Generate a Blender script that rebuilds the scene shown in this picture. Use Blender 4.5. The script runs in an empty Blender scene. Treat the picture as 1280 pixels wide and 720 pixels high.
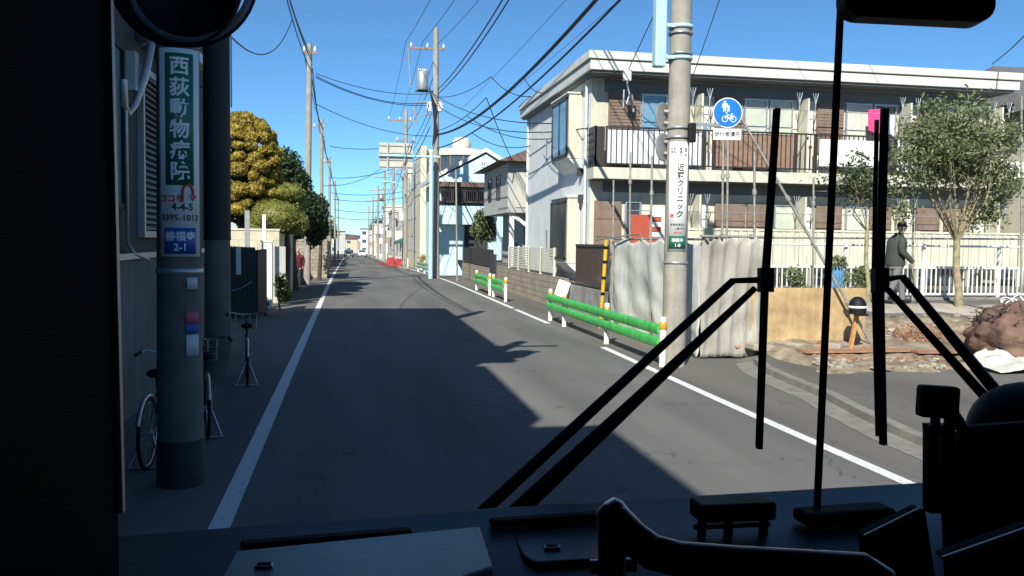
import bpy, math, random
from mathutils import Vector, Matrix, noise as mnoise
random.seed(7)
SC = bpy.context.scene
COL = SC.collection
PI = math.pi

# ------------------------------------------------------------------ camera
FPX, CAMZ = 1100.0, 2.2
YAW, ROLL, HZ = math.radians(-10.5), 0.013, 300.6
PITCH = -math.atan((360 - HZ) / FPX)
CF = Vector((-math.sin(YAW) * math.cos(PITCH), math.cos(YAW) * math.cos(PITCH), math.sin(PITCH)))
_r = Vector((math.cos(YAW), math.sin(YAW), 0)); _u = _r.cross(CF)
CR = _r * math.cos(ROLL) + _u * math.sin(ROLL)
CU = _u * math.cos(ROLL) - _r * math.sin(ROLL)
CP = Vector((0, 0, CAMZ))
cd = bpy.data.cameras.new('camera'); cam = bpy.data.objects.new('camera', cd); COL.objects.link(cam)
cd.sensor_width = 36; cd.lens = 36 * FPX / 1280; cd.clip_start = 0.05; cd.clip_end = 6000
cam.matrix_world = Matrix(((CR.x, CU.x, -CF.x, 0), (CR.y, CU.y, -CF.y, 0), (CR.z, CU.z, -CF.z, CAMZ), (0, 0, 0, 1)))
SC.camera = cam

# ------------------------------------------------------------------ light
SUN_EL, SUN_AZ = math.radians(38), math.radians(26)      # sun behind the camera and to its left
w = bpy.data.worlds.new('World'); SC.world = w; w.use_nodes = True
nt = w.node_tree; bg = nt.nodes['Background']
sky = nt.nodes.new('ShaderNodeTexSky'); sky.sky_type = 'NISHITA'; sky.sun_disc = False
sky.sun_elevation = SUN_EL; sky.sun_rotation = math.radians(180) + SUN_AZ
sky.air_density = 0.75; sky.dust_density = 0.0; sky.ozone_density = 9.0; sky.altitude = 1500
tint = nt.nodes.new('ShaderNodeMix'); tint.data_type = 'RGBA'; tint.blend_type = 'MULTIPLY'; tint.inputs[0].default_value = 1; tint.inputs[7].default_value = (0.93, 1.09, 0.97, 1)
nt.links.new(sky.outputs[0], tint.inputs[6]); nt.links.new(tint.outputs[2], bg.inputs[0]); bg.inputs[1].default_value = 0.104
sl = bpy.data.lights.new('sun', 'SUN'); sl.energy = 5.0; sl.angle = math.radians(0.5); sl.color = (1.0, 0.94, 0.84)
so = bpy.data.objects.new('sun', sl); COL.objects.link(so)
sd = Vector((math.sin(SUN_AZ) * math.cos(SUN_EL), math.cos(SUN_AZ) * math.cos(SUN_EL), -math.sin(SUN_EL)))
so.rotation_euler = sd.to_track_quat('-Z', 'Y').to_euler(); so.location = (-20, -30, 40)
SC.view_settings.view_transform = 'Standard'; SC.view_settings.look = 'None'
SC.view_settings.exposure = 0.62; SC.view_settings.gamma = 1; SC.view_settings.use_curve_mapping = False
SC.cycles.max_bounces = 8; SC.cycles.transparent_max_bounces = 16
SC.cycles.use_denoising = True

# ------------------------------------------------------------------ placing helpers (pixel of the 1280x720 photo -> real place)
def ray(px, py): return CF + CR * ((px - 640) / FPX) - CU * ((py - 360) / FPX)
def G(px, py, z=0.0):
    d = ray(px, py); return CP + d * ((z - CAMZ) / d.z)
def AY(px, py, Y):
    d = ray(px, py); return CP + d * (Y / d.y)
def AX(px, py, X):
    d = ray(px, py); return CP + d * (X / d.x)
def PD(px, py, D): return CP + ray(px, py) * D
def zr(Y):                                                 # the street drops gently beyond forty metres
    if Y < 40: return 0.0
    if Y < 60: return -0.012 * (Y - 40) ** 2 / 40
    return -0.012 * (Y - 50)
def sstep(a, b, x):
    t = max(0, min(1, (x - a) / (b - a))); return t * t * (3 - 2 * t)
def lotz(X, Y): return 0.06 + 0.86 * sstep(14.2, 19.2, Y)

# ------------------------------------------------------------------ materials
def mat(name, col, rough=0.7, var=0.12, scale=3.0, metal=0.0, bump=0.0, bscale=40.0, col2=None, spec=0.5, coat=0.0, detail=6, streak=0.0):
    m = bpy.data.materials.new(name); m.use_nodes = True
    n = m.node_tree; b = n.nodes['Principled BSDF']
    b.inputs['Roughness'].default_value = rough; b.inputs['Metallic'].default_value = metal
    b.inputs['Specular IOR Level'].default_value = spec
    if coat: b.inputs['Coat Weight'].default_value = coat
    if var or col2:
        tc = n.nodes.new('ShaderNodeTexCoord'); tx = n.nodes.new('ShaderNodeTexNoise')
        tx.inputs['Scale'].default_value = scale; tx.inputs['Detail'].default_value = detail; tx.inputs['Roughness'].default_value = 0.65
        n.links.new(tc.outputs['Object'], tx.inputs['Vector'])
        cr = n.nodes.new('ShaderNodeValToRGB')
        c1 = [max(0, c * (1 - var)) for c in col]; c2 = list(col2) if col2 else [min(1, c * (1 + var)) for c in col]
        cr.color_ramp.elements[0].color = (*c1, 1); cr.color_ramp.elements[0].position = 0.35
        cr.color_ramp.elements[1].color = (*c2, 1); cr.color_ramp.elements[1].position = 0.65
        n.links.new(tx.outputs['Fac'], cr.inputs[0]); n.links.new(cr.outputs[0], b.inputs['Base Color'])
        if streak:
            mp = n.nodes.new('ShaderNodeMapping'); mp.inputs['Scale'].default_value = (3.2, 3.2, 0.22); ts = n.nodes.new('ShaderNodeTexNoise')
            ts.inputs['Scale'].default_value = 1.6; ts.inputs['Detail'].default_value = 7; ts.inputs['Roughness'].default_value = 0.7
            n.links.new(tc.outputs['Object'], mp.inputs[0]); n.links.new(mp.outputs[0], ts.inputs['Vector'])
            rs = n.nodes.new('ShaderNodeValToRGB'); rs.color_ramp.elements[0].position = 0.28; rs.color_ramp.elements[1].position = 0.52
            rs.color_ramp.elements[0].color = (1-streak, 1-streak*1.05, 1-streak*1.15, 1)
            n.links.new(ts.outputs['Fac'], rs.inputs[0]); mm = n.nodes.new('ShaderNodeMix'); mm.data_type = 'RGBA'; mm.blend_type = 'MULTIPLY'; mm.inputs[0].default_value = 1
            n.links.new(cr.outputs[0], mm.inputs[6]); n.links.new(rs.outputs[0], mm.inputs[7]); n.links.new(mm.outputs[2], b.inputs['Base Color'])
    else:
        b.inputs['Base Color'].default_value = (*col, 1)
    if bump:
        tc2 = n.nodes.new('ShaderNodeTexCoord'); t2 = n.nodes.new('ShaderNodeTexNoise'); t2.inputs['Scale'].default_value = bscale
        t2.inputs['Detail'].default_value = 4
        bp = n.nodes.new('ShaderNodeBump'); bp.inputs['Strength'].default_value = bump; bp.inputs['Distance'].default_value = 0.02
        n.links.new(tc2.outputs['Object'], t2.inputs['Vector']); n.links.new(t2.outputs['Fac'], bp.inputs['Height'])
        n.links.new(bp.outputs[0], b.inputs['Normal'])
    return m

def brickmat(name, c1, c2, mortar, bw, bh, axis='x', rough=0.85, msize=0.012):
    m = bpy.data.materials.new(name); m.use_nodes = True
    n = m.node_tree; b = n.nodes['Principled BSDF']; b.inputs['Roughness'].default_value = rough
    tc = n.nodes.new('ShaderNodeTexCoord'); sp = n.nodes.new('ShaderNodeSeparateXYZ'); cb = n.nodes.new('ShaderNodeCombineXYZ')
    n.links.new(tc.outputs['Object'], sp.inputs[0])
    ad = n.nodes.new('ShaderNodeMath'); ad.operation = 'ADD'
    n.links.new(sp.outputs[0], ad.inputs[0]); n.links.new(sp.outputs[1], ad.inputs[1])
    n.links.new(ad.outputs[0], cb.inputs[0]); n.links.new(sp.outputs[2], cb.inputs[1])
    br = n.nodes.new('ShaderNodeTexBrick'); br.inputs['Scale'].default_value = 1
    br.inputs['Color1'].default_value = (*c1, 1); br.inputs['Color2'].default_value = (*c2, 1); br.inputs['Mortar'].default_value = (*mortar, 1)
    br.inputs['Brick Width'].default_value = bw; br.inputs['Row Height'].default_value = bh; br.inputs['Mortar Size'].default_value = msize
    n.links.new(cb.outputs[0], br.inputs['Vector'])
    tx = n.nodes.new('ShaderNodeTexNoise'); tx.inputs['Scale'].default_value = 2.2; tx.inputs['Detail'].default_value = 8
    n.links.new(tc.outputs['Object'], tx.inputs['Vector'])
    mx = n.nodes.new('ShaderNodeMix'); mx.data_type = 'RGBA'; mx.blend_type = 'MULTIPLY'; mx.inputs[0].default_value = 0.55
    n.links.new(br.outputs['Color'], mx.inputs[6])
    cr = n.nodes.new('ShaderNodeValToRGB'); cr.color_ramp.elements[0].position = 0.3; cr.color_ramp.elements[1].position = 0.7
    cr.color_ramp.elements[0].color = (0.45, 0.43, 0.4, 1)
    n.links.new(tx.outputs['Fac'], cr.inputs[0]); n.links.new(cr.outputs[0], mx.inputs[7])
    n.links.new(mx.outputs[2], b.inputs['Base Color'])
    bp = n.nodes.new('ShaderNodeBump'); bp.inputs['Strength'].default_value = 0.5; bp.inputs['Distance'].default_value = 0.01; bp.invert = True
    n.links.new(br.outputs['Fac'], bp.inputs['Height']); n.links.new(bp.outputs[0], b.inputs['Normal'])
    return m

def asphalt(name, base, patch=1.0):
    m = bpy.data.materials.new(name); m.use_nodes = True
    n = m.node_tree; b = n.nodes['Principled BSDF']; b.inputs['Roughness'].default_value = 0.88; b.inputs['Specular IOR Level'].default_value = 0.3
    tc = n.nodes.new('ShaderNodeTexCoord')
    fine = n.nodes.new('ShaderNodeTexNoise'); fine.inputs['Scale'].default_value = 90; fine.inputs['Detail'].default_value = 2
    big = n.nodes.new('ShaderNodeTexNoise'); big.inputs['Scale'].default_value = 0.35; big.inputs['Detail'].default_value = 7
    mp = n.nodes.new('ShaderNodeMapping'); mp.inputs['Scale'].default_value = (2.6, 0.35, 1)
    n.links.new(tc.outputs['Object'], mp.inputs[0]); n.links.new(mp.outputs[0], big.inputs['Vector'])
    n.links.new(tc.outputs['Object'], fine.inputs['Vector'])
    cr = n.nodes.new('ShaderNodeValToRGB'); cr.color_ramp.elements[0].position = 0.3; cr.color_ramp.elements[1].position = 0.72
    cr.color_ramp.elements[0].color = tuple(c * 0.76 for c in base) + (1,); cr.color_ramp.elements[1].color = tuple(c * 1.22 for c in base) + (1,)
    n.links.new(big.outputs['Fac'], cr.inputs[0])
    c2 = n.nodes.new('ShaderNodeValToRGB'); c2.color_ramp.elements[0].position = 0.3; c2.color_ramp.elements[1].position = 0.75
    c2.color_ramp.elements[0].color = (0.62, 0.62, 0.62, 1); c2.color_ramp.elements[1].color = (1.5, 1.48, 1.45, 1)
    n.links.new(fine.outputs['Fac'], c2.inputs[0])
    mx = n.nodes.new('ShaderNodeMix'); mx.data_type = 'RGBA'; mx.blend_type = 'MULTIPLY'; mx.inputs[0].default_value = 0.6
    n.links.new(cr.outputs[0], mx.inputs[6]); n.links.new(c2.outputs[0], mx.inputs[7])
    # hairline cracks
    vo = n.nodes.new('ShaderNodeTexVoronoi'); vo.feature = 'DISTANCE_TO_EDGE'; vo.inputs['Scale'].default_value = 0.32
    ns = n.nodes.new('ShaderNodeTexNoise'); ns.inputs['Scale'].default_value = 2.2; ns.inputs['Detail'].default_value = 6
    n.links.new(tc.outputs['Object'], ns.inputs['Vector'])
    vm = n.nodes.new('ShaderNodeMix'); vm.data_type = 'RGBA'; vm.blend_type = 'ADD'; vm.inputs[0].default_value = 0.9
    n.links.new(tc.outputs['Object'], vm.inputs[6]); n.links.new(ns.outputs['Color'], vm.inputs[7]); n.links.new(vm.outputs[2], vo.inputs['Vector'])
    lt = n.nodes.new('ShaderNodeMath'); lt.operation = 'LESS_THAN'; lt.inputs[1].default_value = 0.0035
    n.links.new(vo.outputs['Distance'], lt.inputs[0])
    ml = n.nodes.new('ShaderNodeMath'); ml.operation = 'MULTIPLY'; ml.inputs[1].default_value = 0.38 * patch
    n.links.new(lt.outputs[0], ml.inputs[0])
    m2 = n.nodes.new('ShaderNodeMix'); m2.data_type = 'RGBA'; m2.inputs[7].default_value = (0.012, 0.012, 0.013, 1)
    n.links.new(ml.outputs[0], m2.inputs[0]); n.links.new(mx.outputs[2], m2.inputs[6]); n.links.new(m2.outputs[2], b.inputs['Base Color'])
    bp = n.nodes.new('ShaderNodeBump'); bp.inputs['Strength'].default_value = 0.35; bp.inputs['Distance'].default_value = 0.01
    n.links.new(fine.outputs['Fac'], bp.inputs['Height']); n.links.new(bp.outputs[0], b.inputs['Normal'])
    return m

def worn_paint(name, col, under):
    m = bpy.data.materials.new(name); m.use_nodes = True
    n = m.node_tree; b = n.nodes['Principled BSDF']; b.inputs['Roughness'].default_value = 0.7
    tc = n.nodes.new('ShaderNodeTexCoord'); tx = n.nodes.new('ShaderNodeTexNoise'); tx.inputs['Scale'].default_value = 22; tx.inputs['Detail'].default_value = 8
    tx.inputs['Roughness'].default_value = 0.75
    n.links.new(tc.outputs['Object'], tx.inputs['Vector'])
    cr = n.nodes.new('ShaderNodeValToRGB'); e = cr.color_ramp.elements
    e[0].position = 0.34; e[0].color = (*under, 1); e[1].position = 0.44; e[1].color = (*[c * 0.86 for c in col], 1)
    e2 = e.new(0.7); e2.color = (*col, 1)
    n.links.new(tx.outputs['Fac'], cr.inputs[0]); n.links.new(cr.outputs[0], b.inputs['Base Color'])
    return m

def glassmat(name, tint, gloss=0.12, rough=0.02):
    m = bpy.data.materials.new(name); m.use_nodes = True
    n = m.node_tree; n.nodes.clear(); out = n.nodes.new('ShaderNodeOutputMaterial')
    t = n.nodes.new('ShaderNodeBsdfTransparent'); t.inputs[0].default_value = (*tint, 1)
    g = n.nodes.new('ShaderNodeBsdfGlossy'); g.inputs['Roughness'].default_value = rough; g.inputs[0].default_value = (0.9, 0.93, 0.95, 1)
    fr = n.nodes.new('ShaderNodeFresnel'); fr.inputs[0].default_value = 1.3
    ml = n.nodes.new('ShaderNodeMath'); ml.operation = 'MULTIPLY'; ml.inputs[1].default_value = gloss * 8
    ml.use_clamp = True
    n.links.new(fr.outputs[0], ml.inputs[0])
    mx = n.nodes.new('ShaderNodeMixShader'); n.links.new(ml.outputs[0], mx.inputs[0])
    n.links.new(t.outputs[0], mx.inputs[1]); n.links.new(g.outputs[0], mx.inputs[2]); n.links.new(mx.outputs[0], out.inputs[0])
    return m

def leafmat(name, dark, light, scale=1.6):
    m = bpy.data.materials.new(name); m.use_nodes = True
    n = m.node_tree; b = n.nodes['Principled BSDF']; b.inputs['Roughness'].default_value = 0.5
    tc = n.nodes.new('ShaderNodeTexCoord'); tx = n.nodes.new('ShaderNodeTexNoise'); tx.inputs['Scale'].default_value = scale; tx.inputs['Detail'].default_value = 9
    tx.inputs['Roughness'].default_value = 0.8
    n.links.new(tc.outputs['Object'], tx.inputs['Vector'])
    cr = n.nodes.new('ShaderNodeValToRGB'); e = cr.color_ramp.elements
    e[0].position = 0.36; e[0].color = (*dark, 1); e[1].position = 0.64; e[1].color = (*light, 1)
    n.links.new(tx.outputs['Fac'], cr.inputs[0]); n.links.new(cr.outputs[0], b.inputs['Base Color'])
    tr = n.nodes.new('ShaderNodeBsdfTranslucent'); n.links.new(cr.outputs[0], tr.inputs[0])
    mx = n.nodes.new('ShaderNodeMixShader'); mx.inputs[0].default_value = 0.22
    o = n.nodes['Material Output']
    n.links.new(b.outputs[0], mx.inputs[1]); n.links.new(tr.outputs[0], mx.inputs[2]); n.links.new(mx.outputs[0], o.inputs[0])
    return m

M = {}
M['asphalt'] = asphalt('asphalt', (0.138, 0.135, 0.130))
M['pavement'] = asphalt('pavement_asphalt', (0.135, 0.127, 0.115), 0.6)
M['ground'] = mat('packed_ground', (0.16, 0.14, 0.11), 0.95, 0.25, 0.8)
M['dirt'] = mat('brown_soil', (0.17, 0.125, 0.078), 0.95, 0.35, 2.5, bump=0.9, bscale=9, col2=(0.34, 0.28, 0.2))
M['path'] = mat('pale_gravelly_path', (0.34, 0.30, 0.25), 0.95, 0.15, 2.0, bump=0.4, bscale=30)
M['line'] = worn_paint('white_road_paint', (0.78, 0.78, 0.76), (0.13, 0.13, 0.13))
M['redroad'] = mat('red_road_coating', (0.30, 0.07, 0.05), 0.85, 0.2, 6)
M['kerb'] = mat('kerb_concrete', (0.21, 0.195, 0.17), 0.9, 0.2, 4, bump=0.3)
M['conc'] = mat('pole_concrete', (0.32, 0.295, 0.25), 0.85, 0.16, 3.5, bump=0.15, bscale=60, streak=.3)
M['conc_shaded'] = mat('shaded_pole_concrete', (0.13, 0.125, 0.115), 0.9, 0.25, 2.5, bump=0.2)  # darker pole concrete: the left side's shade is put into the colour
M['conc_wall'] = mat('grey_concrete_wall', (0.27, 0.26, 0.24), 0.9, 0.28, 1.8, bump=0.3, bscale=25)
M['sleeve'] = mat('black_pole_sleeve', (0.02, 0.02, 0.021), 0.7, 0.2, 20, bump=0.3, bscale=80)
M['blockwall'] = brickmat('tan_block_wall', (0.42, 0.36, 0.27), (0.34, 0.29, 0.22), (0.16, 0.14, 0.12), 0.4, 0.2)
M['blockcream'] = brickmat('cream_block_wall', (0.66, 0.60, 0.44), (0.62, 0.56, 0.42), (0.45, 0.40, 0.30), 0.6, 0.42, msize=0.008)
M['white'] = mat('white_paint', (0.80, 0.79, 0.74), 0.6, 0.05, 2)
M['cream'] = mat('cream_render', (0.58, 0.55, 0.44), 0.8, 0.08, 1.5, bump=0.1, bscale=60, streak=.28)
M['cream2'] = mat('pale_cream_panel', (0.60, 0.58, 0.47), 0.7, 0.06, 1.5, streak=.22)
M['offwhite'] = mat('pale_blue_grey_render', (0.66, 0.68, 0.67), 0.8, 0.06, 1.2, bump=0.08, bscale=70, streak=.22)
M['fascia'] = mat('white_roof_fascia', (0.64, 0.635, 0.57), 0.55, 0.04, 1.5, streak=.16)
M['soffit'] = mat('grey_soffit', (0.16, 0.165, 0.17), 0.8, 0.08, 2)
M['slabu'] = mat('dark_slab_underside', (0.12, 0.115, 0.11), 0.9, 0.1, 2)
M['brownsh'] = mat('brown_shutter', (0.215, 0.15, 0.115), 0.65, 0.12, 5, streak=.3)
M['darkbrown'] = mat('dark_brown_metal', (0.045, 0.033, 0.028), 0.45, 0.1, 6)
M['frost'] = mat('white_balcony_panel', (0.72, 0.73, 0.76), 0.5, 0.05, 3)
M['wood'] = mat('brown_slatted_wood', (0.26, 0.16, 0.11), 0.7, 0.2, 7)
M['glass'] = mat('window_glass', (0.05, 0.065, 0.08), 0.08, 0.25, 1.0, spec=0.9)
M['glassblue'] = mat('sky_lit_window_glass', (0.16, 0.30, 0.42), 0.12, 0.2, 1.0, spec=0.8)  # blue of the reflected sky put into the glass colour
M['curtain'] = mat('pale_curtain', (0.55, 0.56, 0.49), 0.85, 0.12, 6)
M['curtain2'] = mat('greenish_frosted_pane', (0.50, 0.53, 0.44), 0.55, 0.1, 4)
M['green'] = mat('green_rail_paint', (0.045, 0.44, 0.07), 0.42, 0.18, 7, col2=(0.09, 0.54, 0.11), streak=.22, bump=.1, bscale=30)
M['palegreen'] = mat('pale_green_rail_paint', (0.22, 0.42, 0.28), 0.45, 0.1, 5)
M['orange'] = mat('orange_reflector_band', (0.72, 0.30, 0.03), 0.4, 0.1, 10)
M['yellow'] = mat('yellow_pole_paint', (0.66, 0.42, 0.03), 0.5, 0.15, 8)
M['black'] = mat('black_plastic', (0.008, 0.008, 0.009), 0.6, 0.15, 30, spec=0.3, bump=0.05, bscale=300)
M['blackrub'] = mat('black_rubber', (0.006, 0.006, 0.007), 0.75, 0, 1, spec=0.2)
M['dash'] = mat('dark_dashboard_plastic', (0.045, 0.055, 0.070), 0.34, 0.10, 9, bump=0.12, bscale=420)
M['dashlid'] = mat('blue_grey_dashboard_lid', (0.20, 0.23, 0.27), 0.33, 0.07, 9, bump=0.12, bscale=420)
M['chrome'] = mat('worn_chrome', (0.40, 0.41, 0.43), 0.30, 0.2, 25, metal=1)
M['grip'] = mat('brown_rail_grip', (0.30, 0.115, 0.075), 0.33, 0.2, 20, bump=0.06, bscale=120, coat=0.3)
M['steel'] = mat('galvanised_pipe', (0.42, 0.39, 0.33), 0.45, 0.22, 12, metal=0.55)
M['alu'] = mat('grey_aluminium', (0.45, 0.46, 0.47), 0.4, 0.1, 8, metal=0.6)
M['wire'] = mat('black_cable', (0.014, 0.014, 0.016), 0.6, 0, 1)
M['wiregrey'] = mat('dull_grey_wire', (0.05, 0.055, 0.065), 0.6, 0, 1)
M['cyanpaint'] = mat('light_blue_paint', (0.42, 0.66, 0.70), 0.5, 0.08, 5)
M['cyanwall'] = mat('pale_cyan_siding', (0.52, 0.72, 0.77), 0.75, 0.05, 2)
M['sheet'] = mat('white_tarpaulin', (0.58, 0.58, 0.53), 0.5, 0.05, 1.8, bump=0.06, bscale=12, streak=.25)
M['sheetgrey'] = mat('dusty_grey_tarpaulin', (0.33, 0.31, 0.27), 0.6, 0.14, 1.6, bump=0.1, bscale=9, streak=.3)
M['bluesheet'] = mat('blue_tarpaulin', (0.07, 0.20, 0.36), 0.5, 0.15, 6, bump=0.4, bscale=8)
M['ply'] = mat('plywood', (0.40, 0.27, 0.14), 0.7, 0.2, 2.2, col2=(0.56, 0.40, 0.20), bump=0.05, streak=.3)
M['plank'] = mat('reddish_plank', (0.32, 0.17, 0.10), 0.75, 0.25, 5)
M['stake'] = mat('orange_wood_stake', (0.48, 0.25, 0.09), 0.7, 0.2, 8)
M['bark'] = mat('pale_bark', (0.30, 0.25, 0.15), 0.9, 0.35, 6, bump=0.6, bscale=18)
M['barkdark'] = mat('dark_bark', (0.07, 0.055, 0.04), 0.95, 0.3, 6, bump=0.6, bscale=18)
M['leaf'] = leafmat('glossy_green_leaves', (0.055, 0.078, 0.036), (0.27, 0.30, 0.14), 4.5)
M['leafdark'] = leafmat('dark_evergreen_leaves', (0.018, 0.038, 0.014), (0.065, 0.105, 0.035), 1.6)
M['leafgold'] = leafmat('golden_topiary_leaves', (0.17, 0.135, 0.018), (0.50, 0.37, 0.06), 2.6)
M['leafolive'] = leafmat('olive_hedge_leaves', (0.085, 0.10, 0.018), (0.27, 0.27, 0.05), 3.0)
M['core'] = mat('crown_shade_core', (0.03, 0.035, 0.015), 0.95, 0.3, 5)  # solid dark crown filling; shade deep in the foliage put into the colour
M['tileroof'] = mat('brown_roof_tiles', (0.14, 0.085, 0.065), 0.8, 0.2, 4)
M['greyroof'] = mat('grey_roof_tiles', (0.12, 0.12, 0.125), 0.8, 0.2, 4)
M['beige'] = mat('beige_render', (0.50, 0.48, 0.40), 0.85, 0.08, 2)
M['greybeige'] = mat('grey_beige_render', (0.42, 0.42, 0.38), 0.85, 0.08, 2)
M['darkfence'] = mat('dark_board_fence', (0.032, 0.026, 0.024), 0.7, 0.25, 6)
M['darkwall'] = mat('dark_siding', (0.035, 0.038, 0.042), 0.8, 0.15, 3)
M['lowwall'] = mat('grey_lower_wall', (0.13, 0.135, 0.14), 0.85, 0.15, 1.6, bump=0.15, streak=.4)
M['redsign'] = mat('red_orange_board', (0.42, 0.08, 0.045), 0.5, 0.1, 5)
M['red'] = mat('red_plastic', (0.42, 0.03, 0.035), 0.5, 0.1, 5)
M['pink'] = mat('pink_fabric', (0.75, 0.06, 0.22), 0.8, 0.1, 9)
M['signblue'] = mat('sign_blue', (0.012, 0.16, 0.62), 0.35, 0.03, 5)
M['signwhite'] = mat('sign_white', (0.78, 0.79, 0.76), 0.4, 0.04, 5)
M['signgreen'] = mat('sign_green', (0.01, 0.14, 0.09), 0.4, 0.06, 5)
M['signgreend'] = mat('plate_dark_green', (0.015, 0.13, 0.08), 0.4, 0.06, 5)
M['signred'] = mat('sign_red', (0.60, 0.05, 0.04), 0.4, 0.05, 5)
M['ink'] = mat('sign_black_ink', (0.03, 0.03, 0.03), 0.5, 0, 5)
M['porcelain'] = mat('white_porcelain', (0.75, 0.75, 0.72), 0.2, 0.03, 5)
M['skin'] = mat('skin', (0.52, 0.31, 0.22), 0.6, 0.06, 20)
M['jacket'] = mat('dark_grey_green_jacket', (0.045, 0.052, 0.045), 0.85, 0.15, 12, bump=0.3, bscale=25)
M['trousers'] = mat('grey_trousers', (0.16, 0.16, 0.165), 0.85, 0.12, 12)
M['redcoat'] = mat('dark_red_coat', (0.10, 0.010, 0.016), 0.85, 0.12, 12)
M['darktrs'] = mat('dark_trousers', (0.02, 0.02, 0.025), 0.85, 0.12, 12)
M['hair'] = mat('grey_hair', (0.20, 0.19, 0.18), 0.9, 0.2, 60)
M['cap'] = mat('black_cap', (0.018, 0.018, 0.02), 0.85, 0.1, 20)
M['carsilver'] = mat('silver_car_paint', (0.55, 0.57, 0.6), 0.25, 0.03, 5, metal=0.3, coat=0.5)
M['cardark'] = mat('dark_car_paint', (0.03, 0.035, 0.045), 0.25, 0.03, 5, coat=0.6)
M['carwhite'] = mat('white_car_paint', (0.75, 0.76, 0.77), 0.25, 0.03, 5, coat=0.5)
M['lampred'] = mat('red_lamp_lens', (0.4, 0.01, 0.01), 0.2, 0, 5)
M['headlamp'] = mat('clear_lamp_lens', (0.7, 0.72, 0.72), 0.15, 0, 5)
M['hillfar'] = leafmat('far_wooded_hill', (0.09, 0.10, 0.085), (0.20, 0.20, 0.165), 0.08)
M['windscreen'] = glassmat('windscreen_glass', (0.93, 0.965, 0.975), 0.08)
M['tintglass'] = glassmat('tinted_side_glass', (0.22, 0.24, 0.25), 0.1)
M['mirrorgrey'] = mat('mirror_rim_grey', (0.5, 0.51, 0.5), 0.4, 0.08, 5)
M['mirror'] = mat('mirror_glass', (0.6, 0.62, 0.64), 0.05, 0, 5, metal=1)
M['screen'] = mat('fare_machine_panel', (0.17, 0.17, 0.165), 0.5, 0.1, 8)
M['paper'] = mat('pasted_paper', (0.55, 0.55, 0.56), 0.8, 0.08, 12)
M['sack'] = mat('earthy_root_ball', (0.065, 0.038, 0.03), 0.8, 0.35, 3, bump=.5, bscale=30, col2=(0.20, 0.115, 0.085))
M['terracotta'] = mat('flowerpot_clay', (0.4, 0.2, 0.12), 0.85, 0.1, 8)
M['blueblue'] = mat('plate_blue', (0.02, 0.09, 0.36), 0.4, 0.05, 5)
M['noticeblue'] = mat('notice_blue', (0.05, 0.10, 0.36), 0.7, 0.05, 5)
M['noticepink'] = mat('notice_pink', (0.55, 0.10, 0.16), 0.7, 0.05, 5)
M['tealpanel'] = mat('teal_window_panel', (0.06, 0.15, 0.16), 0.4, 0.1, 5)

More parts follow.
